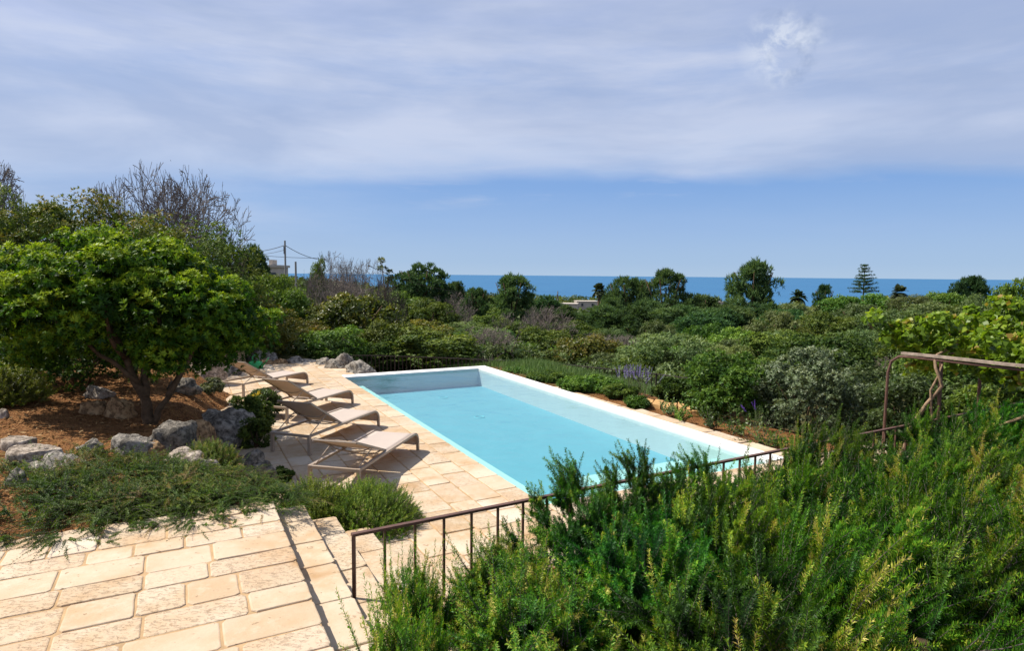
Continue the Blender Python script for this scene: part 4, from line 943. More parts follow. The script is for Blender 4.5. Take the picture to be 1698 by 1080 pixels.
nbush('garden_shrub', 'low yellow green shrub between the far pool corner and the fence', 'shrub', 915, 618, 80, 18.0, L['yellow'], 162, dep=.6, nc=36, cr=(.18, .3), ros=34, per=8, ln=.06, wd=.02, zmin=-.8)

# grapevine on the pergola
gv_ = empty('grapevine', (*W(9.3, -4.9), gz(*W(9.3, -4.9))), label='sunlit yellow green grapevine growing over the pergola at the right edge', cat='grapevine')
g = np.random.default_rng(191); C = []
vo = Vector(gv_.location)
for i in range(190):
    p = g.uniform(8.9, 11.6); q = g.uniform(-5.6, -2.9); z = 1.62 + g.uniform(-.2, .42) - .12 * max(0, 9.3 - p) + .16 * math.sin(p * 3.1) + .1 * math.sin(q * 5)
    x, y = W(p, q); C.append((x - vo.x, y - vo.y, z - vo.z))
V, Q, T = crown(g, None, 0, (.08, .18), 18, 6, .085, .075, centers=C, spread=(.7, 1.9), tj=.5)
link('foliage', qmesh('foliage', V, Q, L['lime'], T), gv_)
m = MB()
def vline(pts, r): 
    P = [Vector((*W(p, q), z)) - vo for p, q, z in pts]; Q_ = []
    for i in range(len(P) - 1):
        for t in (0, .5): Q_.append(P[i].lerp(P[i + 1], t) + Vector(g.normal(size=3) * .015))
    Q_.append(P[-1]); m.tube(Q_, [r * (1 - .4 * i / len(Q_)) for i in range(len(Q_))], 6)
vline([(8.3, -4.75, .2), (8.45, -4.7, .72), (8.62, -4.62, .95), (8.66, -4.5, 1.2), (8.64, -4.56, 1.45), (8.75, -4.6, 1.62), (9.4, -4.7, 1.7)], .026)
vline([(8.6, -4.55, .5), (8.66, -4.58, .85), (8.62, -4.6, 1.15), (8.68, -4.5, 1.5)], .018)
vline([(8.75, -3.6, .3), (8.6, -3.75, .85), (8.75, -3.5, 1.1), (8.9, -3.45, 1.4), (9.2, -3.6, 1.62)], .024)
m.build('stem', M['palebark'], gv_, smooth=True)

# ------------------------------------------------------------------ hillside vegetation
def far_crown(seed, kind):
    """unit shrubs: about one metre radius, two metres tall before scaling"""
    g = np.random.default_rng(seed)
    if kind == 'dome':
        V, Q, T = crown(g, (.86, .86, .62), 52, (.17, .31), 70, 5, .075, .034, -.9, topt=.4, tj=.45)
        V[:, 2] = V[:, 2] + .62
    elif kind == 'fine':
        V, Q, T = crown(g, (.86, .86, .62), 70, (.13, .26), 60, 5, .07, .02, -.9, topt=.35, tj=.45)
        V[:, 2] = V[:, 2] + .62
    elif kind == 'open':
        V, Q, T = crown(g, (.9, .9, .7), 34, (.14, .24), 50, 5, .085, .03, -.8, topt=.3, tj=.5)
        V[:, 2] = V[:, 2] + .7
    elif kind == 'pine':
        C = []
        for i in range(95):
            z = g.uniform(0.02, 1.0) ** 1.15; rad = (1.15 * (1 - z) ** .42 * (.7 + .3 * min(1, z / .25))) * g.uniform(.3, 1) + .06; a = g.uniform(0, 6.28)
            rad *= 1 + .22 * math.sin(3 * a + seed) * (1 - z)
            C.append((rad * math.cos(a), rad * math.sin(a), z * 1.62 + .05))
        V, Q, T = crown(g, None, 0, (.12, .23), 36, 6, .13, .020, centers=C, spread=(.2, 1.0), up=.7, topt=.45)
    elif kind == 'stone':
        C = clumps(g, 95, (.9, .9, .74), (.5, .95), -.85); C[:, 2] += .95; C[:, :2] *= (.75 + .25 * np.clip(C[:, 2:3], 0, 1))
        V, Q, T = crown(g, None, 0, (.13, .24), 32, 6, .13, .03, centers=C, spread=(.2, 1.1), up=.7, topt=.4)
    V[:, 2] = np.maximum(V[:, 2], 0.0)
    return V, Q, T
def trunk_mesh(seed, h=.9, r=.05, k=4):
    g = np.random.default_rng(seed); m = MB()
    m.tube([(0, 0, -.25), (.03, .02, h * .5), (.0, .03, h)], [r, r * .8, r * .5], 6)
    for i in range(k):
        a = i * 2 * PI / k + .4; m.tube([(.02, .01, h * .35), (.3 * math.cos(a), .3 * math.sin(a), h * .75), (.6 * math.cos(a), .6 * math.sin(a), h * 1.15)], [r * .6, r * .4, r * .2], 4)
    return m.mesh('trunk', M['bark'], smooth=True)
TM = [trunk_mesh(1), trunk_mesh(2, .8, .06, 5)]
PT = trunk_mesh(3, 1.4, .045, 6)
PRO = {}
for mat, kind, n in (('dark', 'dome', 3), ('olive', 'fine', 3), ('yellow', 'dome', 2), ('mid', 'dome', 3), ('pine', 'pine', 3), ('pine', 'stone', 2), ('pale', 'open', 2), ('mid', 'open', 1), ('pale', 'fine', 1)):
    for i in range(n):
        V, Q, T = far_crown(hash((len(mat) * 7 + ord(mat[0]), len(kind) + ord(kind[0]) * 3, i)) % 9999, kind)
        PRO.setdefault((mat, kind), []).append(qmesh('crown_' + mat, V, Q, L[mat], T))
def bare_mesh(seed, mat, kids=3, depth=5, stems=9, sp=.62, mr=.0028):
    g = np.random.default_rng(seed); m = MB()
    for s in range(stems):
        a = 2 * PI * s / stems + g.uniform(-.5, .5); d = (g.uniform(.35, .8) * math.cos(a), g.uniform(.35, .8) * math.sin(a), .85)
        branches(g, (.05 * math.cos(a), .05 * math.sin(a), -.1), d, .5, .028, depth, 4, kids, .22, .0, sp, .76, m, 5, None, mr)
    v = np.array(m.v); c = np.array([0, 0, .75]); sc = np.array([np.percentile(np.abs(v[:, :2]), 98.5)] * 2 + [np.percentile(v[:, 2], 99) - .75]); u_ = (v - c) / sc
    r = np.linalg.norm(u_, axis=1); ph = np.arctan2(u_[:, 1], u_[:, 0]); lim = 1.0 + .07 * np.sin(ph * 3 + seed) + .06 * np.sin(ph * 7 + u_[:, 2] * 6)
    bad = (r > lim) & (v[:, 2] > .4); keep = [i for i, f_ in enumerate(m.f) if not any(bad[j] for j in f_)]
    m.f = [m.f[i] for i in keep]; m.m = [m.m[i] for i in keep]; m.t = [m.t[i] for i in keep]
    v[bad] = c; m.v = [tuple(x_) for x_ in v]
    return m.mesh('branches', M[mat], smooth=False)
BIGBARE = bare_mesh(12, 'twig', 3, 6, 13, .55, .0023)
BARE = [bare_mesh(1, 'twig'), bare_mesh(2, 'twig', 3, 5, 8), bare_mesh(3, 'twigdark', 3, 5, 8)]
RNG = np.random.default_rng(2024)
def plant(name, label, px, ytop, wpx, d, key, group=None, i=0, trunk=None, lift=0.0, dep=1.0, part='crown'):
    loc, rx, h = sized(px, ytop, wpx, d)
    pr = PRO[key]; me = pr[i % len(pr)]
    zt = max(v for v in (1.35, ) ) if key[1] in ('dome', 'fine') else (1.52 if key[1] == 'open' else (1.75 if key[1] == 'pine' else 1.72))
    e = empty(name, loc, RNG.uniform(0, 6.28), label, name.split('_')[-1], group)
    s = h / zt; rx *= 1.12 if key[0] == 'pine' else 1.0
    link(part, me, e, (0, 0, -lift * 0), 0, (rx, rx * dep, s))
    tm = trunk if trunk is not None else TM[i % 2]
    link('trunk', tm, e, (0, 0, 0), 0, (rx, rx, s))
    return e
def bare(name, label, px, ytop, wpx, d, i=0, group=None, cat_='bare shrub', me=None):
    loc, rx, h = sized(px, ytop, wpx, d); e = empty(name, loc, RNG.uniform(0, 6.28), label, cat_, group)
    me = me or BARE[i % 3]; co = np.empty(len(me.vertices) * 3, np.float32); me.vertices.foreach_get('co', co); co = co.reshape(-1, 3)
    link('branches', me, e, sc=(rx / np.percentile(np.abs(co[:, :2]), 99.3), rx / np.percentile(np.abs(co[:, :2]), 99.3), h / np.percentile(co[:, 2], 99.7))); return e
# left ridge
bare('bare_tree', 'large leafless grey tree rising behind the dark shrub at the left', 278, 288, 256, 22, 1, cat_='bare tree', me=BIGBARE)
bare('bare_tree', 'leafless tree reaching in from the left edge of the view', -75, 235, 230, 17, 0, cat_='bare tree', me=BIGBARE)
bare('bare_shrub', 'dark leafless thicket under the right side of the large leafless tree', 372, 385, 110, 20, 2)
plant('pale_tree', 'airy pale green tree at the left edge against the sky', 40, 302, 150, 16.5, ('pale', 'open'))
plant('evergreen_tree', 'dark green tree left of the distant white house', 418, 412, 52, 46, ('pine', 'stone'))
plant('broadleaf_tree', 'bright green tree below the utility pole', 452, 440, 96, 30, ('mid', 'open'))
plant('broadleaf_tree', 'green bush filling the foot of the bright green tree', 470, 475, 100, 26, ('mid', 'dome'), i=1)
bare('bare_shrub', 'tall brown leafless thicket right of the utility pole', 545, 420, 110, 34, 0)
bare('bare_shrub', 'brown leafless thicket, tallest twigs left of the pale stalk plant', 600, 432, 110, 32, 1)
bare('bare_shrub', 'grey brown leafless thicket above the big yellow green bush', 560, 455, 150, 29, 1)
bare('bare_shrub', 'leafless thicket below the pale stalk plant', 645, 465, 80, 30, 2)
plant('evergreen_bush', 'green bush poking out of the brown leafless thicket', 525, 425, 40, 36, ('mid', 'dome'))
loc, rx, h = sized(637, 432, 24, 30); g = np.random.default_rng(31); e = empty('stalk_plant', loc, 0, 'tall pale stalk with tufts of leaves against the sky', 'plant')
m = MB(); m.tube([(0, 0, -.1), (.05, 0, h * .6), (-.12, 0, h)], [.04, .03, .015], 5); m.tube([(.05, 0, h * .6), (.25, 0, h * .85)], [.025, .01], 4); m.build('stem', M['palebark'], e)
V, Q, T = crown(g, None, 0, (.1, .16), 14, 6, .16, .06, centers=[(-.12, 0, h), (.27, 0, h * .87), (.1, 0, h * .78), (-.1, 0, h * .9), (.3, 0, h * .8)]); link('leaves', qmesh('leaves', V, Q, L['silver'], T), e)
# yellow-green mass behind the pool
plant('scrub_bush', 'big domed yellow green bush behind the far pool corner', 592, 480, 180, 26, ('yellow', 'dome'), i=0)
plant('scrub_bush', 'domed green bush just behind the poolside outcrop', 545, 540, 150, 21.5, ('mid', 'dome'), i=0)
plant('scrub_bush', 'yellow green bush right of the big domed bush', 706, 524, 130, 26, ('yellow', 'dome'), i=1)
plant('scrub_bush', 'dark green bush between the two yellow green domes', 648, 530, 120, 23, ('dark', 'dome'), i=1)
plant('scrub_bush', 'yellow green bush left of the big domed bush', 492, 520, 130, 22, ('yellow', 'dome'), i=1)
plant('scrub_bush', 'light green leafy bush behind the fence at the left', 700, 572, 60, 22.5, ('pale', 'fine'), i=0)
plant('scrub_bush', 'dark bush behind the fence left of the light green bush', 640, 560, 80, 22, ('dark', 'dome'), i=2)
plant('scrub_bush', 'dark bush right of the light green bush behind the fence', 762, 575, 60, 23.5, ('dark', 'dome'), i=0)
bare('bare_shrub', 'rounded brown leafless bush behind the fence near the far pool corner', 812, 542, 120, 25, 1)
bare('bare_shrub', 'rounded grey leafless bush below the wide stone pine', 748, 486, 92, 48, 0)
bare('bare_shrub', 'low brown leafless bush left of the palm tree', 905, 508, 110, 44, 1)
bare('bare_shrub', 'brown leafless bush behind the rounded one by the pool corner', 850, 520, 90, 36, 0)
bare('bare_shrub', 'grey brown thicket in front of the pale grey green bushes', 1035, 555, 100, 30, 1)
plant('olive_bush', 'pale grey green bush in the middle of the slope', 1090, 530, 80, 42, ('olive', 'fine'), i=0)
plant('olive_bush', 'grey green bush left of the pale one on the slope', 1020, 540, 70, 40, ('olive', 'fine'), i=1)
plant('olive_bush', 'grey brown bush left of the bright green garden shrub', 1120, 580, 110, 24, ('olive', 'fine'), i=2)
# pines and landmarks
plant('stone_pine', 'wide flat topped stone pine left of the open sea', 697, 443, 96, 72, ('pine', 'stone'), trunk=PT)
plant('stone_pine', 'small dark pine right of the wide stone pine', 754, 468, 40, 82, ('pine', 'stone'), i=1, trunk=PT)
plant('pine_tree', 'feathery pale pine left of the dark lone pine', 790, 480, 60, 66, ('pine', 'pine'), i=1, trunk=PT)
plant('pine_tree', 'dark lone pine standing against the sea', 850, 461, 84, 66, ('pine', 'pine'), i=0, trunk=PT)
plant('pine_tree', 'dark pine low behind the lone pine, left of the cable post', 905, 494, 60, 80, ('pine', 'stone'), i=0, trunk=PT)
plant('pine_tree', 'broad pine, left one of the pair right of the palm', 1042, 463, 92, 72, ('pine', 'pine'), i=1, trunk=PT)
plant('pine_tree', 'tallest dark pine, right one of the pair right of the palm', 1103, 453, 100, 70, ('pine', 'pine'), i=2, trunk=PT)
plant('pine_tree', 'rounded pine right of the pair, below the sea line', 1168, 490, 86, 70, ('pine', 'stone'), i=1, trunk=PT)
plant('pine_tree', 'broad pine crossing the horizon right of the middle', 1248, 440, 100, 80, ('pine', 'pine'), i=0, trunk=PT)
plant('pine_tree', 'small dark pine left of the tiered conifer', 1367, 476, 44, 120, ('pine', 'pine'), i=2, trunk=PT)
plant('evergreen_tree', 'dark round tree on the skyline at the right', 1610, 459, 56, 110, ('pine', 'stone'), i=1)
plant('broadleaf_tree', 'green tree on the skyline at the right edge', 1682, 461, 90, 62, ('mid', 'dome'), i=2)
# canopy of the right hand ridge
RG = 'grey green trees on the right hand ridge'
for i, (px, yt, w, d, k) in enumerate(((1320, 500, 100, 100, ('olive', 'fine')), (1400, 488, 90, 115, ('mid', 'dome')), (1460, 486, 90, 120, ('mid', 'dome')), (1520, 488, 100, 100, ('olive', 'fine')), (1570, 482, 90, 105, ('mid', 'dome')), (1640, 484, 90, 90, ('pale', 'fine')), (1545, 500, 120, 70, ('olive', 'fine')), (1650, 500, 130, 60, ('olive', 'fine')), (1430, 502, 120, 75, ('olive', 'fine')), (1340, 518, 130, 60, ('olive', 'fine')), (1240, 515, 100, 62, ('dark', 'dome')), (1290, 525, 120, 50, ('olive', 'fine')), (1385, 530, 130, 46, ('dark', 'dome')), (1480, 520, 150, 44, ('olive', 'fine')), (1580, 525, 150, 40, ('dark', 'dome')), (1680, 520, 140, 40, ('olive', 'fine')), (1330, 560, 130, 30, ('dark', 'dome')), (1430, 556, 140, 27, ('olive', 'fine')), (1530, 560, 140, 25, ('dark', 'dome')), (1640, 560, 150, 24, ('olive', 'fine')), (1225, 555, 110, 34, ('mid', 'dome')), (1170, 545, 90, 38, ('mid', 'dome')))):
    plant('hillside_tree', 'grey green or dark green rounded tree among others on the right hand ridge', px, yt - (12 if d < 52 else 0), w, d, k, RG, i)
SG = 'tall green bushes in the middle of the slope'
g = np.random.default_rng(808)
for i, (px, yt, w, d, k) in enumerate(((480, 505, 90, 34, ('mid', 'dome')), (620, 500, 90, 44, ('dark', 'dome')), (668, 492, 90, 52, ('mid', 'dome')), (715, 505, 100, 46, ('dark', 'dome')), (770, 520, 90, 40, ('olive', 'fine')), (815, 505, 80, 55, ('dark', 'dome')), (880, 522, 90, 44, ('mid', 'dome')),
      (930, 515, 80, 56, ('mid', 'open')), (965, 525, 90, 46, ('dark', 'dome')), (1005, 500, 100, 58, ('pine', 'pine')), (1060, 500, 110, 56, ('pine', 'pine')), (1110, 505, 110, 54, ('pine', 'pine')), (1160, 512, 110, 52, ('pine', 'stone')), (1215, 500, 110, 60, ('pine', 'pine')), (1272, 498, 110, 62, ('pine', 'stone')),
      (900, 552, 110, 33, ('dark', 'dome')), (960, 574, 110, 29, ('mid', 'dome')), (1030, 582, 100, 28, ('dark', 'dome')), (1090, 588, 110, 26, ('mid', 'dome')), (1150, 578, 110, 28, ('dark', 'dome')), (1215, 570, 110, 30, ('olive', 'fine')), (1275, 560, 120, 27, ('dark', 'dome')), (865, 575, 80, 27, ('mid', 'open')), (930, 588, 90, 25, ('dark', 'dome')), (1000, 594, 90, 23.5, ('olive', 'fine')), (1060, 598, 80, 22, ('dark', 'dome')), (1015, 488, 70, 62, ('pine', 'pine')), (1072, 492, 80, 60, ('pine', 'pine')), (1135, 498, 80, 60, ('pine', 'pine')), (1185, 502, 80, 58, ('pine', 'stone')), (945, 500, 60, 66, ('pine', 'stone')), (1300, 505, 90, 56, ('pine', 'stone')), (830, 540, 80, 36, ('dark', 'dome')), (1245, 540, 90, 40, ('dark', 'dome')), (1110, 552, 80, 40, ('dark', 'dome')))):
    plant('slope_bush', 'tall rounded green bush among others in the middle of the slope', px, yt + (10 if d > 38 and px > 760 else -10), w, d, k, SG, i)
# scattered scrub between the fence and the sea
def free(x, y):
    p, q = PQ(x, y); return not (p < 12.6 and q > -21.3 and p > -8)
g = np.random.default_rng(404); pts = []
KEY = [('dark', 'dome'), ('olive', 'fine'), ('mid', 'dome'), ('mid', 'dome'), ('olive', 'fine'), ('dark', 'dome'), ('bare', ''), ('olive', 'fine'), ('dark', 'dome'), ('yellow', 'dome'), ('dark', 'dome'), ('bare', '')]
LAB = {('dark', 'dome'): 'rounded dark green scrub bush among the scrub on the slope', ('olive', 'fine'): 'rounded grey green scrub bush among the scrub on the slope', ('mid', 'dome'): 'rounded mid green scrub bush among the scrub on the slope', ('yellow', 'dome'): 'rounded yellow green scrub bush among the scrub on the slope', ('bare', ''): 'low leafless brown bush among the scrub on the slope'}
tries = 0
while len(pts) < 235 and tries < 9000:
    tries += 1
    d = 21 + 150 * g.uniform() ** 1.7; a = g.uniform(-.85, .95); x, y = a * d, d
    if not free(x, y): continue
    rx = g.uniform(.9, 1.9) * (1 + d / 120)
    if any((x - u) ** 2 + (y - v) ** 2 < (0.62 * (rx + w)) ** 2 for u, v, w in pts): continue
    pts.append((x, y, rx))
for i, (x, y, rx) in enumerate(pts):
    k = KEY[int(g.integers(0, len(KEY)))]; z = gz(x, y); d = y
    top = rx * g.uniform(1.0, 1.5)
    lim = (2.6 - 0.085 * d if d < 40 else 2.6 - .078 * d) if x > -0.3 * d else 2.6 + 0.0 * d      # keep below the sight line to the sea
    top = min(top, max(.7, lim - z))
    e = empty('scrub_bush', (x, y, z - .1), g.uniform(0, 6.28), LAB[k], 'scrub bush', 'scrub bushes on the slope, ' + {'dark': 'dark green', 'olive': 'grey green', 'mid': 'mid green', 'yellow': 'yellow green', 'bare': 'leafless'}[k[0]])
    if k[0] == 'bare': link('branches', BARE[i % 2], e, sc=(rx * .8, rx * .8, top * .75))
    else: link('foliage', PRO[k][i % len(PRO[k])], e, sc=(rx, rx, top / 1.3))
# low undergrowth between the bushes and the far wood, nothing one could count
g = np.random.default_rng(505); parts = []
n = 5200; d = 19 + 60 * g.uniform(size=n) ** 1.3; a = g.uniform(-.9, 1.0, n); X = a * d; Y = d
p_ = X * ES[0] + Y * ES[1]; q_ = X * EL[0] + Y * EL[1]
ok = ~((p_ < 12.3) & (q_ > -20.9) & (p_ > -8)); X, Y = X[ok], Y[ok]; C = np.stack([X, Y, ground(X, Y) + g.uniform(.1, .55, len(X))], 1)
V, Q, T = crown(g, None, 0, (.25, .6), 16, 4, .16, .06, centers=C, tj=.6)
tag(link('undergrowth', qmesh('undergrowth', V, Q, L['olive'], T)), 'low tangled undergrowth covering the slope between the bushes', 'undergrowth', kind='stuff')
n = 3600; d = 120 + 950 * g.uniform(size=n) ** 1.4; a = g.uniform(-.95, 1.0, n); X = a * d; Y = d; Z = hill(X, Y)
ok = Z > -37.5; X, Y, Z, d = X[ok], Y[ok], Z[ok], d[ok]
C = []; 
sz = g.uniform(1.2, 2.6, len(X)) * (1 + d / 700)
C = np.stack([X, Y, Z + sz * .8], 1)
k = len(C); m_ = 46
u = unit(rdir(g, k * m_) + np.array([0, 0, .5])); P = np.repeat(C, m_, 0) + u * np.repeat(sz, m_)[:, None] * np.array([1.2, 1.2, .9]) * g.uniform(.6, 1.05, (k * m_, 1))
D = rdir(g, k * m_); N = unit(u + .5 * rdir(g, k * m_)); D = unit(np.cross(N, D)); l_ = np.repeat(sz, m_) * g.uniform(.35, .7, k * m_)
V, Q = leaf_quads(P, D, N, l_, l_ * .55); T = np.clip(np.repeat(g.uniform(0, .8, k), m_) + .12 * g.normal(size=k * m_), 0, 1)
tag(link('coastal_wood', qmesh('coastal_wood', V, Q, L['dark'], T)), 'far green wood reaching down to the coast', 'wood', kind='stuff')
# dry grass inside the fence
g = np.random.default_rng(606); n = 5200
P_ = g.uniform(7.9, 12.3, n); Q_ = g.uniform(-20, -9.5, n); keep = (P_ - 7.6) * .9 + (g.uniform(size=n)) * 1.6 + np.where(Q_ < -13.2, 1.8, 0) > 3.0; P_, Q_ = P_[keep], Q_[keep]; n = len(P_)
X = P_ * ES[0] + Q_ * EL[0]; Y = P_ * ES[1] + Q_ * EL[1]; B = np.stack([X, Y, ground(X, Y)], 1)
B = np.repeat(B, 9, 0) + g.normal(size=(n * 9, 3)) * np.array([.12, .12, 0]); D = unit(np.array([0, 0, 1]) + .35 * g.normal(size=(n * 9, 3)))
V, Q = leaf_quads(B, D, rdir(g, n * 9), g.uniform(.08, .30, n * 9), np.full(n * 9, .012))
tag(link('wild_grass', qmesh('wild_grass', V, Q, L['olive'], g.uniform(0.2, 1, len(Q)))), 'wild yellow green grass between the soil bed and the fence', 'grass', kind='stuff')
# leaf litter and chips on the bank
g = np.random.default_rng(707); n = 9000
P_ = g.uniform(-5, 0.9, n); Q_ = g.uniform(-15.5, -5.9, n); X = P_ * ES[0] + Q_ * EL[0]; Y = P_ * ES[1] + Q_ * EL[1]
B = np.stack([X, Y, ground(X, Y) + .012], 1); D = unit(rdir(g, n) * np.array([1, 1, .25])); N = unit(np.array([0, 0, 1]) + .5 * rdir(g, n))
V, Q = leaf_quads(B, D, N, g.uniform(.03, .085, n), g.uniform(.012, .03, n))
M['chip'] = leaf_mat('bark_chips', [(0.0, (.07, .028, .012)), (.5, (.22, .10, .04)), (1.0, (.45, .28, .14))], .05, .9, .1)
tag(link('bark_mulch', qmesh('bark_mulch', V, Q, M['chip'], g.uniform(0, 1, n))), 'brown bark mulch scattered over the bank', 'mulch', kind='stuff')

# ------------------------------------------------------------------ palms and tiered conifer
def palm(label, px, ytop, ybase, d, r, seed):
    x, y, z = at_d(px, d); zt = hz(px, ytop, d) - r * .55; e = empty('palm_tree', (x, y, z), 0, label, 'palm tree'); g = np.random.default_rng(seed)
    m = MB(); m.tube([(0, 0, -.3), (.05, 0, (zt - z) * .5), (0, 0, zt - z)], [.26, .2, .22], 8); m.build('trunk', M['bark'], e, smooth=True)
    V = []; Q = []; T = []; b = 0
    for k in range(34):
        el = R(g.uniform(-35, 80)); a = g.uniform(0, 6.28); ln = r * g.uniform(.75, 1.0)
        dr = np.array([math.cos(a) * math.cos(el), math.sin(a) * math.cos(el), math.sin(el)])
        t = np.linspace(.15, 1, 12); P = dr * (t * ln)[:, None] + np.array([0, 0, -.55 * ln])[None] * (t ** 2)[:, None] * math.cos(el); P[:, 2] += zt - z
        tg = unit(np.gradient(P, axis=0)); sd = unit(np.cross(tg, np.array([0, 0, 1.0])))
        for s in (-1, 1):
            D = unit(tg * .7 + sd * s * .8 + np.array([0, 0, -.15])); v, q = leaf_quads(P, D, unit(np.cross(D, tg) * s), .42 * r * np.sin(PI * (.2 + .75 * t)) , np.full(12, .16 * r))
            V.append(v); Q.append(q + b); b += len(v); T.append(g.uniform(0, 1, 12))
    link('fronds', qmesh('fronds', np.concatenate(V), np.concatenate(Q), L['palmleaf'], np.concatenate(T)), e)
palm('tall palm tree standing alone in front of the sea', 993, 473, 520, 120, 1.95, 1)
palm('low palm tree between the broad pine and the small dark pine', 1324, 483, 500, 120, 2.0, 2)
palm('low palm tree right of the tiered conifer', 1492, 476, 495, 115, 1.9, 3)
x, y, z = at_d(1432, 165); e = empty('tiered_conifer', (x, y, z), 0, 'tall tiered conifer with level branches rising above the horizon', 'conifer'); g = np.random.default_rng(8)
zt = hz(1432, 437, 165) - z; m = MB(); m.tube([(0, 0, -.3), (0, 0, zt * .5), (0, 0, zt)], [.22, .16, .03], 6); C = []
zb = hz(1432, 486, 165) - z
for k in range(9):
    t = k / 9; zz = zb + (zt - zb) * (t + .02 + g.uniform(-.02, .02)); rad = 3.6 * (1 - t) ** .8 + .35
    for j in range(7):
        a = 2 * PI * j / 7 + k * .5; u_ = g.uniform(.6, 1.05); tip = zz + g.uniform(.0, .2) * rad; m.tube([(0, 0, zz), (rad * u_ * math.cos(a), rad * u_ * math.sin(a), tip)], [.05, .02], 4)
        for s in np.linspace(.35, 1, max(2, int(rad * 1.6))): C.append((rad * u_ * s * math.cos(a), rad * u_ * s * math.sin(a), zz + (tip - zz) * s + .05))
m.build('trunk', M['bark'], e); V, Q, T = crown(g, None, 0, (.16, .26), 10, 5, .32, .07, centers=C, spread=(.2, 1.2)); V[:, 2] = V[:, 2]
link('crown', qmesh('crown', V, Q, L['pine'], T), e)

# ------------------------------------------------------------------ houses, poles, cables
def house(label, px, ytop, wpx, d, hgt, dep, rz, parts, mt='white'):
    x, y = far(px, d); zt = hz(px, ytop, d); e = empty('house', (x, y, zt - hgt), rz, label, 'house'); w = wpx * d / F
    m = MB(); m.box((-w / 2, -dep / 2, -3), (w / 2, dep / 2, hgt - .35)); m.build('wall', M[mt], e)
    m = MB(); m.box((-w / 2 - .25, -dep / 2 - .25, hgt - .347), (w / 2 + .25, dep / 2 + .25, hgt)); m.build('roof', M[mt], e)
    n = max(1, int(w / 4))
    for k in range(n):
        cx = -w / 2 + w * (k + .5) / n; m = MB(); m.box((cx - .5, -dep / 2 - .06, hgt - 2.4), (cx + .5, -dep / 2 + .1, hgt - 1.1)); wd = m.build('window', M['window'], e)
        m = MB(); m.box((cx - .65, -dep / 2 - .12, hgt - 2.55), (cx + .65, -dep / 2 - .03, hgt - 2.405)); m.build('sill', M[mt], wd)
    if parts:
        m = MB(); m.box((-w / 2 + .2, -dep / 4, hgt + .002), (-w / 2 + parts[0], dep / 4, hgt + parts[1])); m.build('roof_turret', M[mt], e)
    return e
house('small cream house with a roof turret on the left skyline', 460, 440, 22, 95, 4, 5, .1, (.7, .8), 'plaster')
house('long white flat roofed house by the coast left of the palm', 972, 499, 34, 300, 5, 9, .05, None, 'plaster')
house('grey white building lower down, left of the long white house', 945, 503, 26, 290, 5, 9, -.2, None, 'plaster')
house('white building behind the pines near the coast', 1185, 500, 30, 300, 5, 9, .15, None, 'plaster')
def pole(label, px, ytop, d, r, cross):
    x, y = far(px, d); z = gz(x, y); zt = hz(px, ytop, d); e = empty('utility_pole', (x, y, z), .3, label, 'utility pole'); m = MB()
    r *= .75; m.tube([(0, 0, -.4), (0, 0, zt - z)], [r * 1.25, r], 8); m.build('pole', M['polewood'], e)
    if cross: 
        m = MB(); m.tube([(-.09, 0, zt - z - .55), (-.09, 0, zt - z - 1.3)], .05, 4); m.build('insulator_bracket', M['iron'], e)
    return Vector((x, y, zt))
pa = pole('tall thin utility pole on the left skyline', 474, 399, 62, .11, True)
pb = pole('short dark post right of the tall utility pole', 491, 434, 60, .12, False)
pc = pole('thin pole standing in front of the sea left of the palm', 925, 483, 110, .13, True)
def cable(label, a, b, sag, r=.022):
    m = MB(); a, b = Vector(a), Vector(b); P = []
    for i in range(17):
        t = i / 16; v = a.lerp(b, t); v.z -= sag * 4 * t * (1 - t); P.append(v - a)
    o = m_ = m; m.tube(P, r, 4); o = m.build('power_cable', M['iron'], None, a); tag(o, label, 'cable', 'overhead cables')
def P3(px, py, d): x, y = far(px, d); return (x, y, hz(px, py, d))
cable('top cable running left from the tall utility pole', pa - Vector((0, 0, .45)), P3(395, 417, 70), .3)
cable('second cable running left from the tall utility pole', pa - Vector((0, 0, .9)), P3(395, 420, 70), .3, .014)
cable('cable sloping down right from the tall utility pole', pa - Vector((0, 0, .45)), P3(545, 432, 66), .35)
cable('low level cable crossing behind the tall utility pole', P3(400, 420, 75), P3(530, 428, 75), .15)
cable('cable crossing in front of the wide stone pine', P3(610, 440, 60), P3(770, 484, 66), .5, .026)
cable('upper cable reaching the pole before the sea', P3(840, 508, 100), pc - Vector((0, 0, 3.2)), .3, .04)
cable('lower cable left of the pole before the sea', P3(800, 515, 90), pc - Vector((0, 0, 4.4)), .3, .04)

# ------------------------------------------------------------------ light, sky, camera
SUN = Vector((-.478, .11, .65)).normalized()
EL_ = math.asin(SUN.z); AZ = math.atan2(SUN.x, SUN.y)
ld = bpy.data.lights.new('sun', 'SUN'); ld.energy = 4.6; ld.angle = R(.53); ld.color = (1.0, .95, .86)
lo = bpy.data.objects.new('sun', ld); COL.objects.link(lo); lo.rotation_euler = (-SUN).to_track_quat('-Z', 'Y').to_euler(); lo.location = SUN * 60
n = NT('World', True); SC.world = n.m
KS = 2 ** -EXPOSURE
sky = n.n('ShaderNodeTexSky', sky_type='NISHITA', sun_disc=False, sun_elevation=EL_, sun_rotation=AZ, altitude=40, air_density=1.0, dust_density=1.2, ozone_density=1.0)
dv = n.n('ShaderNodeTexCoord').outputs['Generated']
sx = n.n('ShaderNodeSeparateXYZ'); n.l(dv, sx.inputs[0]); z = sx.outputs['Z']; x = sx.outputs['X']
def C_(r, g_, b): return tuple(v * KS for v in lin((r, g_, b)))
clear = n.ramp(n.math('MULTIPLY', z, 2.0), [(0.0, C_(176, 203, 232)), (0.04, C_(163, 194, 230)), (.14, C_(147, 181, 228)), (.27, C_(122, 165, 224)), (.6, C_(95, 140, 212)), (1.0, C_(80, 125, 205))])
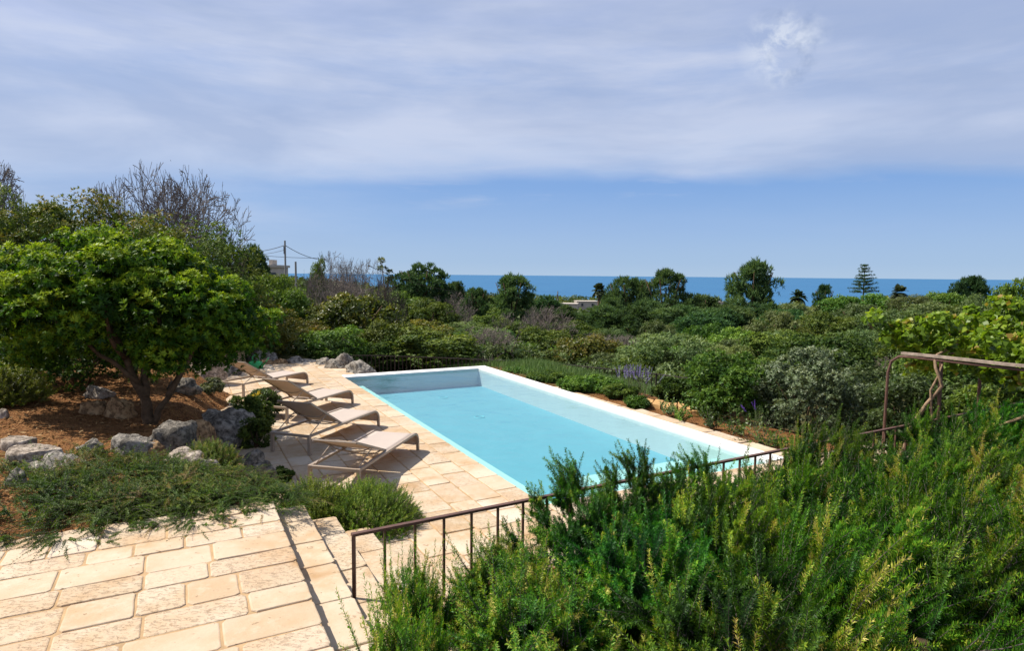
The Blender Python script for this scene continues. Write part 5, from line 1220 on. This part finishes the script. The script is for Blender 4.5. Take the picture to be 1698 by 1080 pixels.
wv = n.vmul(dv, (1.6, 1.6, 7.0)); w1 = n.noise(wv, 1.3, 5, .55, .3); w2 = n.noise(n.vmul(dv, (2.5, 2.5, 16.0)), 1.6, 6, .6, .2)
zp = n.math('DIVIDE', z, n.math('MAXIMUM', sx.outputs['Y'], .15))
zz = n.math('ADD', zp, n.math('MULTIPLY_ADD', n.noise(n.vmul(dv, (1.1, 1.1, 3.0)), 2.2, 4, .5, .4), .07, -.049))
zz = n.math('ADD', zz, n.math('MULTIPLY', x, -.018))
zw = n.math('MULTIPLY', zz, 2.0)
left = n.ramp(n.math('MULTIPLY_ADD', x, .5, .5), [(.2, .75), (.42, .12), (1.0, .0)])
cm0 = n.ramp(zw, [(0.0, 0.0), (.12, .06), (.252, .08), (.295, .72), (.35, .92), (.42, .98), (1.0, 1.0)])
cm = n.math('MAXIMUM', cm0, n.math('MULTIPLY', left, n.ramp(zw, [(.0, .25), (.2, .9), (.3, 1.0)])))
st2 = n.math('MULTIPLY', n.ramp(w2, [(.44, 0.0), (.62, .6)]), n.ramp(zw, [(.16, 0.0), (.24, 1.0), (.3, 0.0)]))
cm = n.math('MAXIMUM', cm, st2)
cc = n.ramp(zw, [(0.0, C_(150, 186, 230)), (.27, C_(172, 194, 231)), (.34, C_(196, 209, 236)), (.45, C_(200, 210, 235)), (.53, C_(178, 194, 228)), (.62, C_(173, 191, 228)), (.8, C_(188, 200, 233)), (1.0, C_(182, 194, 229))])
cc = n.mix(n.ramp(w2, [(.38, .0), (.66, .85)]), cc, C_(206, 214, 236))
cc = n.mix(n.ramp(w1, [(.38, .65), (.58, .0)]), cc, C_(155, 174, 212))
skyc = n.mix(cm, clear, cc)
# one small ragged cloud high at the right
a_, b_, c_ = ray(1300, 75); cd = Vector((a_, b_, c_)).normalized()
dn = n.n('ShaderNodeVectorMath', operation='DISTANCE'); n.l(dv, dn.inputs[0]); dn.inputs[1].default_value = cd
pf = n.noise(n.vmul(dv, (1, 1, 1.3)), 24.0, 6, .62, .5)
pm = n.math('MULTIPLY', n.ramp(dn.outputs['Value'], [(.0, .85), (.03, .55), (.062, 0.0)]), n.ramp(pf, [(.42, 0.0), (.58, 1.0)]))
skyc = n.mix(pm, skyc, n.ramp(n.noise(dv, 16, 4, .6), [(.40, C_(136, 156, 192)), (.55, C_(232, 238, 249))]))
hi = n.ramp(z, [(.45, 0.0), (.8, 1.0)])
nsk = n.mix(1.0, sky.outputs[0], (.1, .1, .1), 'MULTIPLY')
fin = n.mix(n.math('MULTIPLY', hi, .7), n.mix(.9, nsk, skyc), nsk)
bg = n.n('ShaderNodeBackground', i_Strength=1.0); n.l(fin, bg.inputs[0])
ow = n.n('ShaderNodeOutputWorld'); n.l(bg.outputs[0], ow.inputs[0])

cd_ = bpy.data.cameras.new('camera'); co = bpy.data.objects.new('camera', cd_); COL.objects.link(co)
cd_.sensor_width = 36; cd_.lens = 36 * F / 1698; cd_.clip_end = 100000; cd_.clip_start = .05
fwd = Vector((0, math.cos(PITCH), -math.sin(PITCH))); up = Vector((0, math.sin(PITCH), math.cos(PITCH))); rt = Vector((1, 0, 0))
c, s = math.cos(ROLL), math.sin(ROLL)
r2 = rt * c + up * s; u2 = up * c - rt * s
from mathutils import Matrix
mw = Matrix((( r2.x, u2.x, -fwd.x, 0), (r2.y, u2.y, -fwd.y, 0), (r2.z, u2.z, -fwd.z, H), (0, 0, 0, 1))); co.matrix_world = mw
SC.camera = co
SC.view_settings.view_transform = 'Standard'; SC.view_settings.look = 'None'; SC.view_settings.exposure = EXPOSURE; SC.view_settings.gamma = 1
SC.cycles.max_bounces = 8; SC.cycles.transparent_max_bounces = 16; SC.cycles.diffuse_bounces = 4
SC.cycles.use_denoising = True
